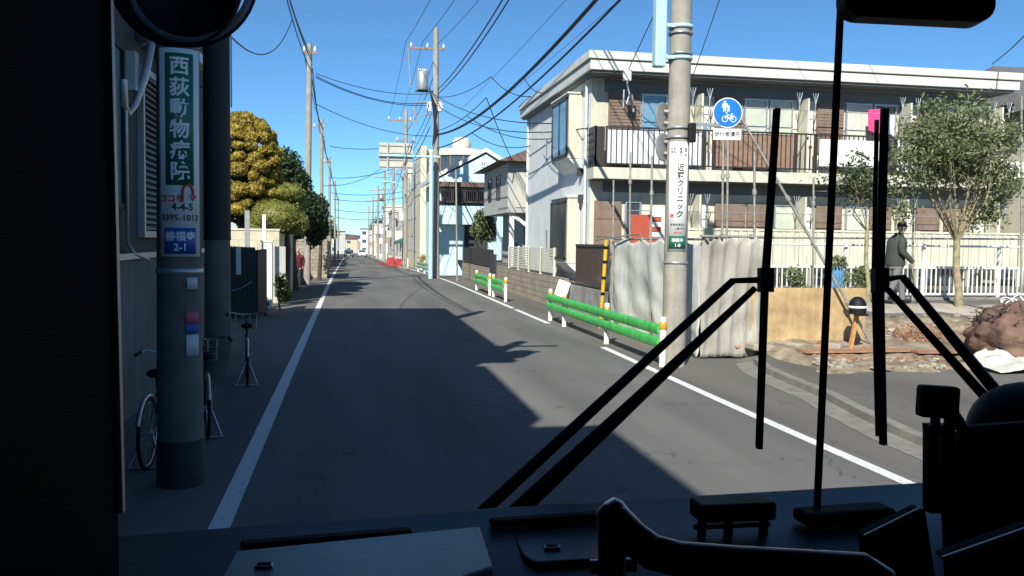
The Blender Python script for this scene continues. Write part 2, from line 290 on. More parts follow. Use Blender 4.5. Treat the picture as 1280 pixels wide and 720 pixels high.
# ------------------------------------------------------------------ mesh builder
class MB:
    def __init__(s): s.v = []; s.f = []; s.sm = []; s.mi = []; s.cur = 0
    def add(s, vs, fs, smooth=False):
        b = len(s.v); s.v += [tuple(p) for p in vs]
        for f in fs: s.f.append(tuple(b + i for i in f)); s.sm.append(smooth); s.mi.append(s.cur)
        return s
    def box(s, x0, x1, y0, y1, z0, z1):
        x0, x1 = min(x0, x1), max(x0, x1); y0, y1 = min(y0, y1), max(y0, y1); z0, z1 = min(z0, z1), max(z0, z1)
        return s.add([(x0,y0,z0),(x1,y0,z0),(x1,y1,z0),(x0,y1,z0),(x0,y0,z1),(x1,y0,z1),(x1,y1,z1),(x0,y1,z1)],
                     [(0,3,2,1),(4,5,6,7),(0,1,5,4),(1,2,6,5),(2,3,7,6),(3,0,4,7)])
    def obox(s, c, size, mtx):
        c = Vector(c); hx, hy, hz = size[0]/2, size[1]/2, size[2]/2
        vs = [c + mtx @ Vector((sx*hx, sy*hy, sz*hz)) for sz in (-1,1) for sx, sy in ((-1,-1),(1,-1),(1,1),(-1,1))]
        return s.add(vs, [(0,3,2,1),(4,5,6,7),(0,1,5,4),(1,2,6,5),(2,3,7,6),(3,0,4,7)])
    def beam(s, p0, p1, wd, ht, up=(0,0,1)):
        p0, p1 = Vector(p0), Vector(p1); d = (p1-p0); L = d.length; d.normalize()
        up = Vector(up); sd_ = d.cross(up)
        if sd_.length < 1e-4: sd_ = d.cross(Vector((0,1,0)))
        sd_.normalize(); u2 = sd_.cross(d)
        m = Matrix((sd_, d, u2)).transposed()
        return s.obox((p0+p1)/2, (wd, L, ht), m)
    def tube(s, pts, r, n=8, caps=True, smooth=True):
        pts = [Vector(p) for p in pts]; k = len(pts)
        rs = r if isinstance(r, (list, tuple)) else [r]*k
        t0 = (pts[1]-pts[0]).normalized(); a = t0.orthogonal().normalized(); vs = []
        for i, p in enumerate(pts):
            t = (pts[min(i+1,k-1)] - pts[max(i-1,0)]).normalized()
            a = (a - t*a.dot(t)); a = a.normalized() if a.length > 1e-6 else t.orthogonal().normalized()
            b = t.cross(a)
            for j in range(n):
                an = 2*PI*j/n; vs.append(p + (a*math.cos(an) + b*math.sin(an))*rs[i])
        fs = [(i*n+j, i*n+(j+1)%n, (i+1)*n+(j+1)%n, (i+1)*n+j) for i in range(k-1) for j in range(n)]
        s.add(vs, fs, smooth)
        if caps:
            s.add(vs[:n], [tuple(reversed(range(n)))]); s.add(vs[-n:], [tuple(range(n))])
        return s
    def cyl(s, p0, p1, r0, r1=None, n=16): return s.tube([p0, p1], [r0, r0 if r1 is None else r1], n)
    def lathe(s, c, prof, n=24, axis=Vector((0,0,1)), smooth=True):
        c = Vector(c); axis = Vector(axis).normalized(); a = axis.orthogonal().normalized(); b = axis.cross(a); vs = []
        for r, h in prof:
            for j in range(n):
                an = 2*PI*j/n; vs.append(c + axis*h + (a*math.cos(an)+b*math.sin(an))*r)
        k = len(prof)
        return s.add(vs, [(i*n+j, i*n+(j+1)%n, (i+1)*n+(j+1)%n, (i+1)*n+j) for i in range(k-1) for j in range(n)], smooth)
    def sphere(s, c, r, nu=14, nv=9, jit=0.0):
        c = Vector(c); r = Vector(r) if not isinstance(r, (int, float)) else Vector((r, r, r)); vs = []
        for i in range(nv+1):
            th = PI*i/nv
            for j in range(nu):
                ph = 2*PI*j/nu; d = Vector((math.sin(th)*math.cos(ph), math.sin(th)*math.sin(ph), math.cos(th)))
                k = 1 + jit*mnoise.noise(d*2.3 + c*1.7)
                vs.append(c + Vector((d.x*r.x, d.y*r.y, d.z*r.z))*k)
        return s.add(vs, [(i*nu+j, (i+1)*nu+j, (i+1)*nu+(j+1)%nu, i*nu+(j+1)%nu) for i in range(nv) for j in range(nu)], True)
    def prism(s, poly, ext):                         # polygon of 3D points swept by vector ext
        e = Vector(ext); n = len(poly); P = [Vector(p) for p in poly]
        s.add(P + [p+e for p in P], [tuple(range(n)), tuple(reversed(range(n, 2*n)))] + [((i+1)%n, i, n+i, n+(i+1)%n) for i in range(n)])
        return s
    def quad(s, a, b, c, d): return s.add([a, b, c, d], [(0,1,2,3)])
    def build(s, name, m, parent=None, bevel=0.0):
        me = bpy.data.meshes.new(name); off = ORG.get(parent.name, Vector((0,0,0))) if parent else Vector((0,0,0))
        me.from_pydata([(x-off.x, y-off.y, z-off.z) for x, y, z in s.v], [], s.f)
        me.polygons.foreach_set('use_smooth', s.sm)
        ms = m if isinstance(m, (list, tuple)) else [m]
        for q in ms: me.materials.append(M[q] if isinstance(q, str) else q)
        if len(ms) > 1: me.polygons.foreach_set('material_index', s.mi)
        me.validate(); me.update()
        o = bpy.data.objects.new(name, me); COL.objects.link(o)
        if parent: o.parent = parent; ORG[o.name] = off
        if bevel:
            bv = o.modifiers.new('bevel', 'BEVEL'); bv.width = bevel; bv.segments = 2; bv.limit_method = 'ANGLE'
        return o
ORG = {}
def tag(o, label=None, cat=None, group=None, kind=None):
    if label: o['label'] = label
    if cat: o['category'] = cat
    if group: o['group'] = group
    if kind: o['kind'] = kind
    return o
def thing(name, loc, label, cat, group=None):
    o = bpy.data.objects.new(name, None); COL.objects.link(o); o.location = loc; ORG[o.name] = Vector(loc)
    o.empty_display_size = 0.2
    return tag(o, label, cat, group)
KIDS = {}
def dup(root, loc, rz, label, scale=1.0, group=None):
    def cp(o, par):
        c = o.copy(); COL.objects.link(c)
        if par: c.parent = par
        for ch in [x for x in CHILD[o.name]]: CHILD.setdefault(c.name, []).append(cp(ch, c))
        CHILD.setdefault(c.name, [])
        return c
    c = cp(root, None); c.location = loc; c.rotation_euler = (0, 0, rz); c.scale = (scale,)*3; c['label'] = label
    if group: c['group'] = group
    return c
CHILD = {}
def index_children(root):
    def rec(o):
        CHILD[o.name] = list(o.children)
        for c in o.children: rec(c)
    rec(root)

def text(name, body, size, place, m, parent, bold=0.0, align='CENTER', spacing=1.0, line=1.0, curved=True):
    """lettering as a real mesh; place(u, v, w) puts the flat layout in the scene"""
    c = bpy.data.curves.new(name, 'FONT'); c.body = body; c.size = size; c.align_x = align; c.align_y = 'CENTER'
    c.extrude = 0.001; c.offset = bold; c.space_character = spacing; c.space_line = line; c.resolution_u = 2
    o = bpy.data.objects.new(name, c); COL.objects.link(o)
    dg = bpy.context.evaluated_depsgraph_get(); me = bpy.data.meshes.new_from_object(o.evaluated_get(dg))
    bpy.data.objects.remove(o); bpy.data.curves.remove(c)
    off = ORG.get(parent.name, Vector((0,0,0)))
    if curved:
        import bmesh
        bm = bmesh.new(); bm.from_mesh(me); k = -.2
        while k < .2:
            bmesh.ops.bisect_plane(bm, geom=bm.verts[:]+bm.edges[:]+bm.faces[:], plane_co=(k,0,0), plane_no=(1,0,0)); k += .018
        bm.to_mesh(me); bm.free()
    for v in me.vertices: v.co = place(v.co.x, v.co.y, v.co.z) - off
    me.name = name; me.materials.clear(); me.materials.append(M[m])
    q = bpy.data.objects.new(name, me); COL.objects.link(q); q.parent = parent; ORG[q.name] = off
    return q

# ================================================================== SETTING
def strip(name, xs, ys, zoff, m, label=None):
    b = MB(); nx = len(xs); vs = [(x, y, zr(y) + zoff) for y in ys for x in xs]
    b.add(vs, [(j*nx+i, j*nx+i+1, (j+1)*nx+i+1, (j+1)*nx+i) for j in range(len(ys)-1) for i in range(nx-1)])
    return tag(b.build(name, m), kind='structure')
YS = [-30, -10, 0, 10, 20, 30, 40, 44, 48, 52, 56, 60, 80, 120, 200, 320, 600]
strip('ground', [-900, -60, -3, 0, 6.6, 60, 900], [-200] + YS + [3000], -0.03, 'ground')
strip('road', [-1.6, 5.3], YS, 0.0, 'asphalt')
strip('pavement', [5.3, 8.6], YS, 0.002, 'pavement')
strip('verge_left', [-2.75, -1.6], YS, 0.0015, 'pavement')
def line_strip(name, x0, x1, ya, yb, m='line', zo=0.005):
    ys = [ya + (yb-ya)*i/40 for i in range(41)]; b = MB()
    f = x0 if callable(x0) else (lambda y: x0); g = x1 if callable(x1) else (lambda y: x1)
    vs = []
    for y in ys: vs += [(f(y), y, zr(y)+zo), (g(y), y, zr(y)+zo)]
    b.add(vs, [(2*i, 2*i+1, 2*i+3, 2*i+2) for i in range(40)])
    return tag(b.build(name, m), kind='structure')
line_strip('road_marking', -1.04, -0.88, -6, 260)
lx = lambda y: 5.02 if y < 9 else 5.02 + 0.13*sstep(9, 20, y) - 0.25*sstep(40, 80, y)
line_strip('road_marking', lx, lambda y: lx(y)+0.15, -6, 17.6)
line_strip('road_marking', lx, lambda y: lx(y)+0.15, 22.8, 27.5)
line_strip('road_marking', lx, lambda y: lx(y)+0.15, 28.0, 75)
line_strip('road_marking', 4.55, 4.67, 78, 200)
line_strip('red_road_patch', 3.2, 4.75, 84, 112, 'redroad', 0.004)

# raised lot to the right, with its kerb
kp = [(6.08, 4.0), (6.10, 7.5), (6.20, 9.0), (6.42, 10.3), (6.66, 11.4), (6.80, 12.8), (6.98, 14.0), (7.3, 15.0), (8.0, 15.45)]
b = MB()
def kx(y):
    if y <= kp[0][1]: return kp[0][0]
    for (xa, ya), (xb, yb) in zip(kp, kp[1:]):
        if y <= yb: return xa + (xb-xa)*(y-ya)/(yb-ya)
    return kp[-1][0]
b2 = MB()
rows = [-8, -2, 2, 4, 6, 7.5, 8.2, 9, 9.6, 10.3, 10.9, 11.4, 12.1, 12.8, 13.4, 14.0]
xsr = [0, 1.0, 2.5, 5, 9, 16, 40]
vs = []
for y in rows:
    for dx in xsr: vs.append((kx(y)+0.16+dx, y, 0.075 + (lotz(0, y)-0.06)))
nx = len(xsr)
b.add(vs, [(j*nx+i, j*nx+i+1, (j+1)*nx+i+1, (j+1)*nx+i) for j in range(len(rows)-1) for i in range(nx-1)])
# behind the kerb's bend
rows2 = [14.0 + 0.19*i for i in range(41)]; fr2 = [0, 0, .01, .02, .04, .07, .1, .15, .22, .33, .5, 1]
vs = []; nx = len(fr2)
for y in rows2:
    xa_ = kx(y)+.14 if y < 15.3 else 6.72
    for i, f__ in enumerate(fr2):
        x = xa_+(48-xa_)*f__
        if i == 0: vs.append((x, y, -.04)); continue
        if x < 8.1 and 15.29 < y < 16.6: vs.append((x, y, -.03+(lotz(x,y)+.045)*sstep(15.7,16.6,y))); continue
        vs.append((x, y, lotz(x, y) + 0.015 + 0.025*mnoise.noise(Vector((x*0.8, y*0.8, 0)))*(1 if y > 14.1 else 0)))
b.add(vs, [(j*nx+i, j*nx+i+1, (j+1)*nx+i+1, (j+1)*nx+i) for j in range(len(rows2)-1) for i in range(nx-1)])
b.add([(6.7,21.6,0.93),(48,21.6,0.93),(48,60,0.93),(6.7,60,0.93),(6.7,21.6,-.1),(6.7,60,-.3)], [(0,1,2,3)])
tag(b.build('side_lot_pavement', 'pavement'), kind='structure')
kb = MB()
def kerbrun(bb, pts, wd, h):
    n = len(pts); vs = []
    for i, (x, y) in enumerate(pts):
        xa, ya = pts[max(0,i-1)]; xb, yb = pts[min(n-1,i+1)]; t = Vector((xb-xa, yb-ya)).normalized(); nn = Vector((t.y, -t.x))
        z = zr(y)
        for o_, zz in ((0, -0.02), (0.015, h), (wd, h), (wd, -0.02)): vs.append((x+nn.x*o_, y+nn.y*o_, z+zz))
    bb.add(vs, [(4*i+j, 4*i+j+1, 4*i+j+5, 4*i+j+4) for i in range(n-1) for j in range(3)])
kpd = []
for (xa, ya), (xb, yb) in zip(kp, kp[1:]):
    for t in range(4): kpd.append((xa+(xb-xa)*t/4, ya+(yb-ya)*t/4))
kerbrun(kb, kpd + [kp[-1]], 0.17, 0.10)
tag(kb.build('kerb', 'kerb'), kind='structure')
gu = MB(); vs = []
for x, y in kpd: vs += [(x-0.36, y-0.02, 0.007), (x+0.01, y, 0.007)]
gu.add(vs, [(2*i, 2*i+1, 2*i+3, 2*i+2) for i in range(len(kpd)-1)])
tag(gu.build('kerb_gutter', 'kerb'), kind='structure')

# dug soil between the pavement and the path
def blob_sheet(name, m, x0, x1, y0, y1, zo, amp, step=0.16, kind='structure'):
    b = MB(); nx = int((x1-x0)/step)+1; ny = int((y1-y0)/step)+1; vs = []
    for j in range(ny):
        for i in range(nx):
            x = x0+i*step; y = y0+j*step
            ex = min(x-x0, x1-x, y-y0, y1-y)
            k = sstep(0, 0.45, ex + 0.3*mnoise.noise(Vector((x*1.3, y*1.3, 3))))
            hgt = amp*(0.5+mnoise.noise(Vector((x*0.9, y*0.9, 1))) + 0.5*mnoise.noise(Vector((x*3, y*3, 5))) + 0.25*mnoise.noise(Vector((x*8, y*8, 5))))
            vs.append((x, y, lotz(x, y) - 0.04 + k*(zo+0.05+max(0, hgt)*1.0)))
    b.add(vs, [(j*nx+i, j*nx+i+1, (j+1)*nx+i+1, (j+1)*nx+i) for j in range(ny-1) for i in range(nx-1)], True)
    return tag(b.build(name, m), kind=kind)
blob_sheet('dug_soil', 'dirt', 7.6, 19.0, 13.1, 17.3, 0.03, 0.13)
blob_sheet('pale_path', 'path', 9.6, 20.0, 17.2, 18.6, 0.03, 0.01)

def stones(name, label, cx, n, x0, x1, y0, y1, zf, s0, s1, m, seed):
    rnd = random.Random(seed); b = MB()
    for i in range(n):
        x = rnd.uniform(x0, x1); y = rnd.uniform(y0, y1); s = rnd.uniform(s0, s1)**1.0
        mt = Matrix.Rotation(rnd.uniform(0, 6), 3, 'Z') @ Matrix.Rotation(rnd.uniform(-.6, .6), 3, 'X')
        b.obox((x, y, zf(x, y)+s*0.25), (s*rnd.uniform(.7,1.6), s*rnd.uniform(.6,1.2), s*rnd.uniform(.3,.8)), mt)
    o = b.build(name, m); tag(o, label, 'rubble', kind='stuff'); return o
stones('rubble', 'loose stones and broken clods scattered over the dug soil', 0, 1300, 8.0, 17.5, 13.3, 17.2, lambda x, y: lotz(x,y)+0.06, 0.02, 0.10, 'path', 3)
stones('splintered_wood', 'broken brown wood chips lying on the dug soil', 0, 220, 8.3, 16, 14.0, 16.6, lambda x, y: lotz(x,y)+0.07, 0.03, 0.13, 'plank', 5)
b = MB()
for i in range(90):
    x = 11.2+random.gauss(0,.35); y = 15.6+random.gauss(0,.2); z = lotz(x,y)+.06
    p = [(x,y,z)]
    for k in range(4): x += random.uniform(-.12,.12); y += random.uniform(-.1,.1); z += random.uniform(0,.09); p.append((x,y,z))
    b.tube(p, 0.006, 4, False)
tag(b.build('root_tangle', 'plank'), 'tangle of dry brown roots on the soil right of the plywood', 'roots', kind='stuff')

# ---------------------------------------------------------------- far hill and horizon trees
b = MB(); vs = []; N = 60
for i in range(N+1):
    x = -160 + 380*i/N
    for j in range(6):
        t = j/5; vs.append((x, 620+90*t, zr(620) + (6 + 9*sstep(0,1,t)*(0.7+0.5*mnoise.noise(Vector((x*0.02,0,t)))) if j else -2)))
b.add(vs, [(i*6+j, (i+1)*6+j, (i+1)*6+j+1, i*6+j+1) for i in range(N) for j in range(5)], True)
tag(b.build('hill', 'hillfar'), kind='structure')

# ================================================================== FOLIAGE HELPERS
def leaves(b, pts, size, rnd, flat=0.0, aspect=0.55):
    for p in pts:
        d = Vector((rnd.gauss(0,1), rnd.gauss(0,1), rnd.gauss(0,1)-flat)).normalized(); a = d.orthogonal().normalized()
        a = (a*math.cos(rnd.random()*6)+d.cross(a)*math.sin(rnd.random()*6)).normalized() if True else a
        c = d.cross(a).normalized(); s = size*rnd.uniform(0.6, 1.35)
        P = Vector(p)
        b.add([P-a*s, P-c*s*aspect+d*s*0.12, P+a*s, P+c*s*aspect+d*s*0.12], [(0,1,2,3)], False)
def clump_pts(c, r, n, rnd, shell=0.45):
    out = []; c = Vector(c); r = Vector(r) if not isinstance(r, (int,float)) else Vector((r,r,r))
    for i in range(n):
        d = Vector((rnd.gauss(0,1), rnd.gauss(0,1), rnd.gauss(0,1))).normalized()
        k = (shell + (1-shell)*rnd.random())*(1+0.28*mnoise.noise(d*3+c*2))
        out.append(c+Vector((d.x*r.x, d.y*r.y, d.z*r.z))*k)
    return out
def leafy_tree(name, base, label, crowns, nleaf, lsize, m, trunk_r=0.12, group=None, seed=1, cat='tree', core=0.62, barkm='barkdark'):
    """crowns: list of (centre, radii)"""
    rnd = random.Random(seed); t = thing(name, base, label, cat, group); base = Vector(base)
    tb = MB(); top = Vector(crowns[0][0]); mid = base.lerp(top, 0.5)+Vector((rnd.uniform(-.1,.1), rnd.uniform(-.1,.1), 0))
    tb.tube([base-Vector((0,0,.1)), mid, top], [trunk_r, trunk_r*.75, trunk_r*.4], 9)
    for c, r in crowns[1:]: tb.tube([mid.lerp(top, rnd.uniform(0,.5)), Vector(c)], [trunk_r*.45, trunk_r*.2], 6)
    tb.build('trunk', barkm, t)
    cb = MB()
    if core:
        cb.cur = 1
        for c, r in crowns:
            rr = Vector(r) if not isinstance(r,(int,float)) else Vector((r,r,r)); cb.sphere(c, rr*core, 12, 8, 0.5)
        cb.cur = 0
    vol = [((Vector(r) if not isinstance(r,(int,float)) else Vector((r,r,r)))) for c, r in crowns]
    ws = [v.x*v.y+v.y*v.z for v in vol]; tot = sum(ws)
    for (c, r), wgt in zip(crowns, ws): leaves(cb, clump_pts(c, r, int(nleaf*wgt/tot), rnd), lsize, rnd)
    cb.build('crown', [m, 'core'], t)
    return t

# ================================================================== BUILDINGS
def window(par, x0, x1, z0, z1, y, m='glass', frame='darkbrown', fw=0.05, depth=0.05, facing='-y', mull=1, rail=0, name='window', sill=False):
    """window on a wall plane y (facing -y) or x (facing '-x' / '+x'); frame is the part, pane its sub-part"""
    f = MB(); p = MB()
    def bx(bb, a0, a1, d0, d1, c0, c1):
        if facing == '-y': bb.box(a0, a1, y-d1, y-d0, c0, c1)
        elif facing == '-x': bb.box(y-d1, y-d0, a0, a1, c0, c1)
        else: bb.box(y+d0, y+d1, a0, a1, c0, c1)
    bx(f, x0, x1, -.02, depth, z1-fw, z1); bx(f, x0, x1, -.02, depth, z0, z0+fw)
    bx(f, x0, x0+fw, -.02, depth, z0+fw, z1-fw); bx(f, x1-fw, x1, -.02, depth, z0+fw, z1-fw)
    for i in range(mull):
        c = x0+(x1-x0)*(i+1)/(mull+1); bx(f, c-fw*.45, c+fw*.45, -.015, depth*.8, z0+fw, z1-fw)
    for i in range(rail):
        c = z0+(z1-z0)*(i+1)/(rail+1); bx(f, x0+fw, x1-fw, -.015, depth*.7, c-fw*.3, c+fw*.3)
    if sill: bx(f, x0-.05, x1+.05, -.02, depth+.05, z0-.05, z0)
    fo = f.build(name, frame, par)
    bx(p, x0+fw*.8, x1-fw*.8, -.018, depth*.35, z0+fw*.8, z1-fw*.8); p.build('pane', m, fo)
    return fo

# ---- the two-storey apartment block
AP = thing('apartment_block', (7.2, 26.6, 0.9), 'cream two storey flat roofed apartment block with brown balcony railings', 'building')
XL, XR, YF, YB = 7.2, 20.7, 26.05, 35.6
b = MB(); b.box(XL, XR, YF, YB, -0.1, 7.15); b.build('wall', 'offwhite', AP)
b = MB(); b.box(XL+.004, XR-.004, YF-.012, YF-.001, 0.9, 7.1); b.build('front_cladding', 'cream', AP)
rf = MB(); rf.box(6.9, 21.15, 25.12, 35.95, 7.22, 7.50); rf.box(6.84, 21.22, 25.06, 36.0, 7.53, 7.76)
rf.box(6.98, 21.1, 25.2, 35.9, 7.50, 7.53)
rfo = rf.build('roof', 'fascia', AP, bevel=0.02)
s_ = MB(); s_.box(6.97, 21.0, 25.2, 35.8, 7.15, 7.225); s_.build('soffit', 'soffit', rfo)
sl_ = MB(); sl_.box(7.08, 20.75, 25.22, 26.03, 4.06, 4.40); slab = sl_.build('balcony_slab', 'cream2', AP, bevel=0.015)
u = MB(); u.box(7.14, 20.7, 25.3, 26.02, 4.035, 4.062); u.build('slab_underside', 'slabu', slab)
# beam dark band at slab base and upper lintel band
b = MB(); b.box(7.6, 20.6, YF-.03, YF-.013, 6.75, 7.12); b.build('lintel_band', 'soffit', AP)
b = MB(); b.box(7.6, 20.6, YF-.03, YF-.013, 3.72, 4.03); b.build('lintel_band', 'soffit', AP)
def X_at(px, py, Y): return AY(px, py, Y).x
def seg(px0, px1, py): return X_at(px0, py, YF), X_at(px1, py, YF)
# upper floor openings
up = [(760,799,'shut'),(801,833,'blue'),(893,927,'shut'),(929,958,'frost'),(961,990,'frost'),(1020,1053,'shut'),(1056,1088,'lace'),(1091,1119,'dark'),(1146,1180,'shut'),(1184,1214,'lace')]
for a, c, k in up:
    x0, x1 = seg(a, c, 140); z0, z1 = 4.5, 6.72
    if k == 'shut':
        q = MB(); q.box(x0, x1, YF-.10, YF-.03, z0, z1+.05)
        for i in range(22): zz = z0+.05+i*(z1-z0-.05)/22; q.box(x0+.03, x1-.03, YF-.115, YF-.10, zz, zz+.06)
        q.build('shutter', 'brownsh', AP)
    else:
        window(AP, x0, x1, z0, z1, YF-.03, {'blue':'glassblue','frost':'curtain2','lace':'curtain','dark':'glass'}[k], 'alu', 0.05, 0.06, mull=0 if k != 'dark' else 1)
lo = [(742,775,'shut'),(780,800,'dark'),(892,930,'shut'),(932,964,'shut'),(966,994,'frost'),(1018,1050,'shut'),(1055,1082,'lace'),(1085,1112,'shut'),(1143,1172,'shut'),(1178,1206,'shut'),(1209,1236,'lace')]
for a, c, k in lo:
    x0, x1 = seg(a, c, 280); z0, z1 = 1.25, 3.45
    if k == 'shut':
        q = MB(); q.box(x0, x1, YF-.10, YF-.03, z0, z1)
        for i in range(3): zz = z0+(i+1)*(z1-z0)/4; q.box(x0, x1, YF-.12, YF-.10, zz, zz+.05)
        q.build('shutter', 'brownsh', AP)
    else: window(AP, x0, x1, z0, z1, YF-.03, {'blue':'glassblue','frost':'curtain2','lace':'curtain','dark':'glass'}[k], 'alu', 0.05, 0.06, mull=0)
# partitions between flats, with air conditioner and laundry forks
for i, px in enumerate([872, 1003, 1130, 1243]):
    for fl, (z0, z1) in enumerate(((4.4, 6.72), (1.1, 3.72))):
        x = X_at(px, 150, 25.8)
        q = MB(); q.box(x-.03, x+.03, 25.42, YF-.03, z0, z1-.05*fl); q.build('partition', 'cream2', AP)
        q = MB(); q.box(x+.08, x+.30, 25.7, YF-.03, z0, z1-.35); q.build('pipe_casing', 'white', AP, bevel=.01)
        q = MB(); q.box(x+.36, x+1.1, 25.62, 25.95, z0+.02, z0+.6); ac = q.build('air_conditioner', 'white', AP, bevel=.02)
        g = MB(); g.lathe((x+.62, 25.618, z0+.31), [(0.20,0),(0.22,.01),(0.0,.012)], 18, (0,-1,0)); g.build('fan_grille', 'alu', ac)
        for dx in (-.32, .22):
            q = MB(); xx = x+dx; zt = (6.9 if fl == 0 else 3.72)
            for k in (-1, 0, 1): q.tube([(xx, 25.42, zt-.38), (xx+k*.09, 25.42, zt-.02)], .014, 5)
            q.tube([(xx, 25.42, zt-.62), (xx, 25.42, zt-.36)], .02, 6)
            q.build('laundry_fork', 'alu', AP)
for zt in (6.35, 3.15):
    q = MB(); q.tube([(8.2, 25.45, zt), (20.3, 25.45, zt-.02)], .014, 6); q.build('laundry_pole', 'alu', AP)
# open laundry cabinet door leaning on the balcony
q = MB(); q.prism([(X_at(864,120,25.7),25.7,5.4),(X_at(882,120,25.7),25.55,5.9),(X_at(882,120,25.7),25.55,4.45),(X_at(864,120,25.7),25.7,4.45)], (0,.04,0)); q.build('balcony_screen', 'glassblue', AP)
# upper balcony railing, bay by bay
ybf = 25.30
def railing(x0, x1, zb, zt, panel, side=False):
    r = MB(); r.box(x0, x1, ybf-.03, ybf+.03, zt-.05, zt); r.box(x0, x1, ybf-.02, ybf+.02, zb+.10, zb+.14)
    for xx in (x0, x1-.045): r.box(xx, xx+.045, ybf-.025, ybf+.025, zb, zt)
    n = max(2, int((x1-x0)/0.155))
    for i in range(1, n): xx = x0+(x1-x0)*i/n; r.box(xx-.012, xx+.012, ybf-.014, ybf+.014, zb+.10, zt-.04)
    ro = r.build('balcony_railing', 'darkbrown', AP)
    if panel:
        p = MB(); p.box(x0+.05, x1-.05, ybf+.03, ybf+.045, zb+.14, zt-.07); p.build('balcony_panel', panel, ro)
pxs = [(757,838,'frost'),(838,880,'frost'),(880,893,None),(893,995,'wood'),(995,1020,None),(1020,1120,None),(1120,1235,'frost')]
for a, c, pn in pxs: railing(X_at(a,180,ybf), X_at(c,180,ybf)-.02, 4.40, 5.62, pn)
x0, x1 = X_at(1023,190,ybf), X_at(1104,190,ybf)
q = MB(); q.box(x0, x1, ybf-.075, ybf-.045, 4.62, 5.45); q.build('balcony_blind', 'white', AP, bevel=.01)
q = MB(); q.box(7.12, 7.17, 25.28, YF-.02, 4.40, 5.62)
for i in range(7):
    for j in range(5): q.obox((7.112, 25.42+i*.17, 4.55+j*.22), (.012,.07,.07), Matrix.Rotation(.785,3,'X'))
q.build('balcony_end_panel', 'darkbrown', AP)
q = MB(); q.box(X_at(757,180,ybf)-.36, X_at(757,180,ybf)-.03, ybf-.02, ybf+.02, 4.42, 5.60); q.build('balcony_end_panel', 'darkbrown', AP)
# ground floor terrace fence
fe = MB(); x0 = X_at(800,300,24.7)
fe.box(x0, 21.5, 24.66, 24.74, 2.58, 2.64); fe.box(x0, 21.5, 24.67, 24.73, 1.5, 1.55)
i = 0
while x0+i*.14 < 21.45: fe.box(x0+i*.14, x0+i*.14+.125, 24.68+.012*(i % 2), 24.70+.012*(i % 2), 1.55, 2.58); i += 1
i = 0
while x0+i*1.8 < 21.4: fe.box(x0+i*1.8, x0+i*1.8+.06, 24.63, 24.76, .85, 2.66); i += 1
tag(fe.build('panel_fence', 'cream2'), 'long cream slatted panel fence before the apartment ground floor', 'fence')
# side wall: two bay windows
for k, (z0, z1) in enumerate(((1.62, 3.48), (4.92, 6.72))):
    yb0, yb1 = 27.05 , 29.35
    q = MB(); q.box(6.76, 7.19, yb0, yb1, z0-.12, z1+.10); 
    bay = q.build('bay_window', 'cream', AP, bevel=.01)
    q = MB(); q.prism([(6.77, yb0+.02, z0-.122), (7.19, yb0+.02, z0-.122), (7.19, yb0+.02, z0-.5)], (0, yb1-yb0-.04, 0)); q.build('bay_bracket', 'offwhite', bay)
    q = MB(); q.box(6.70, 7.19, yb0-.04, yb1+.04, z1+.10, z1+.15); q.build('bay_cap', 'fascia', bay)
    f = MB()
    for (a, c, d, e) in ((yb0+.12, yb1-.12, z1-.06, z1), (yb0+.12, yb1-.12, z0, z0+.06), (yb0+.12, yb0+.2, z0, z1), (yb1-.2, yb1-.12, z0, z1), ((yb0+yb1)/2-.04, (yb0+yb1)/2+.04, z0, z1)):
        f.box(6.705, 6.757, a, c, d, e)
    f.build('bay_frame', 'darkbrown', bay)
    q = MB(); q.box(6.73, 6.757, yb0+.2, yb1-.2, z0+.06, z1-.06); q.build('bay_pane', 'glassblue' if k else 'glass', bay)
q = MB(); q.box(7.16, 7.19, 31.9, 32.1, 5.2, 5.95); q.build('wall_vent', 'alu', AP)
q = MB(); q.box(7.16, 7.19, 31.7, 31.9, 1.9, 2.6); q.build('wall_vent', 'alu', AP)
q = MB(); q.tube([(7.10, 26.2, 7.1), (7.10, 26.25, 6.9), (7.10, 26.25, 0)], .04, 8)
for z in (1, 2.2, 3.4, 4.6, 5.8): q.tube([(7.10, 26.25, z), (7.10, 26.25, z+.05)], .052, 8)
q.build('downpipe', 'white', AP)
q = MB(); q.tube([(7.14, 35.4, 7.1), (7.14, 35.4, 0.9)], .045, 8); q.build('downpipe', 'white', AP)
q = MB(); q.box(7.04, 7.19, 26.9, 27.02, 4.25, 4.5); q.build('meter_box', 'darkwall', AP)
q = MB(); q.box(7.04, 7.19, 26.75, 26.87, 3.4, 3.66); q.build('meter_box', 'darkwall', AP)
# laundry hanging on the upper balcony
t = MB()
P = [AY(1086,137,25.45), AY(1101,136,25.45), AY(1104,165,25.45), AY(1097,168,25.45), AY(1086,163,25.45)]
t.prism([tuple(p) for p in P], (0, .05, 0)); tag(t.build('towel', 'pink', bevel=.015), 'pink towel hanging from the upper balcony laundry pole', 'towel')
for i, px in enumerate((1104, 1111, 1117)):
    t = MB(); x = X_at(px,130,25.45); vs=[]
    t.prism([(x-.09,25.45,6.33),(x+.07,25.45,6.33),(x+.08,25.47,5.75-.06*i),(x-.08,25.43,5.72)], (0,.03,0))
    tag(t.build('shirt', ['white','glassblue','white'][i], bevel=.01), ['white shirt hanging just right of the pink towel','pale blue shirt hanging between two white shirts','white shirt hanging at right end of the laundry pole'][i], 'shirt', 'laundry on the upper balcony')
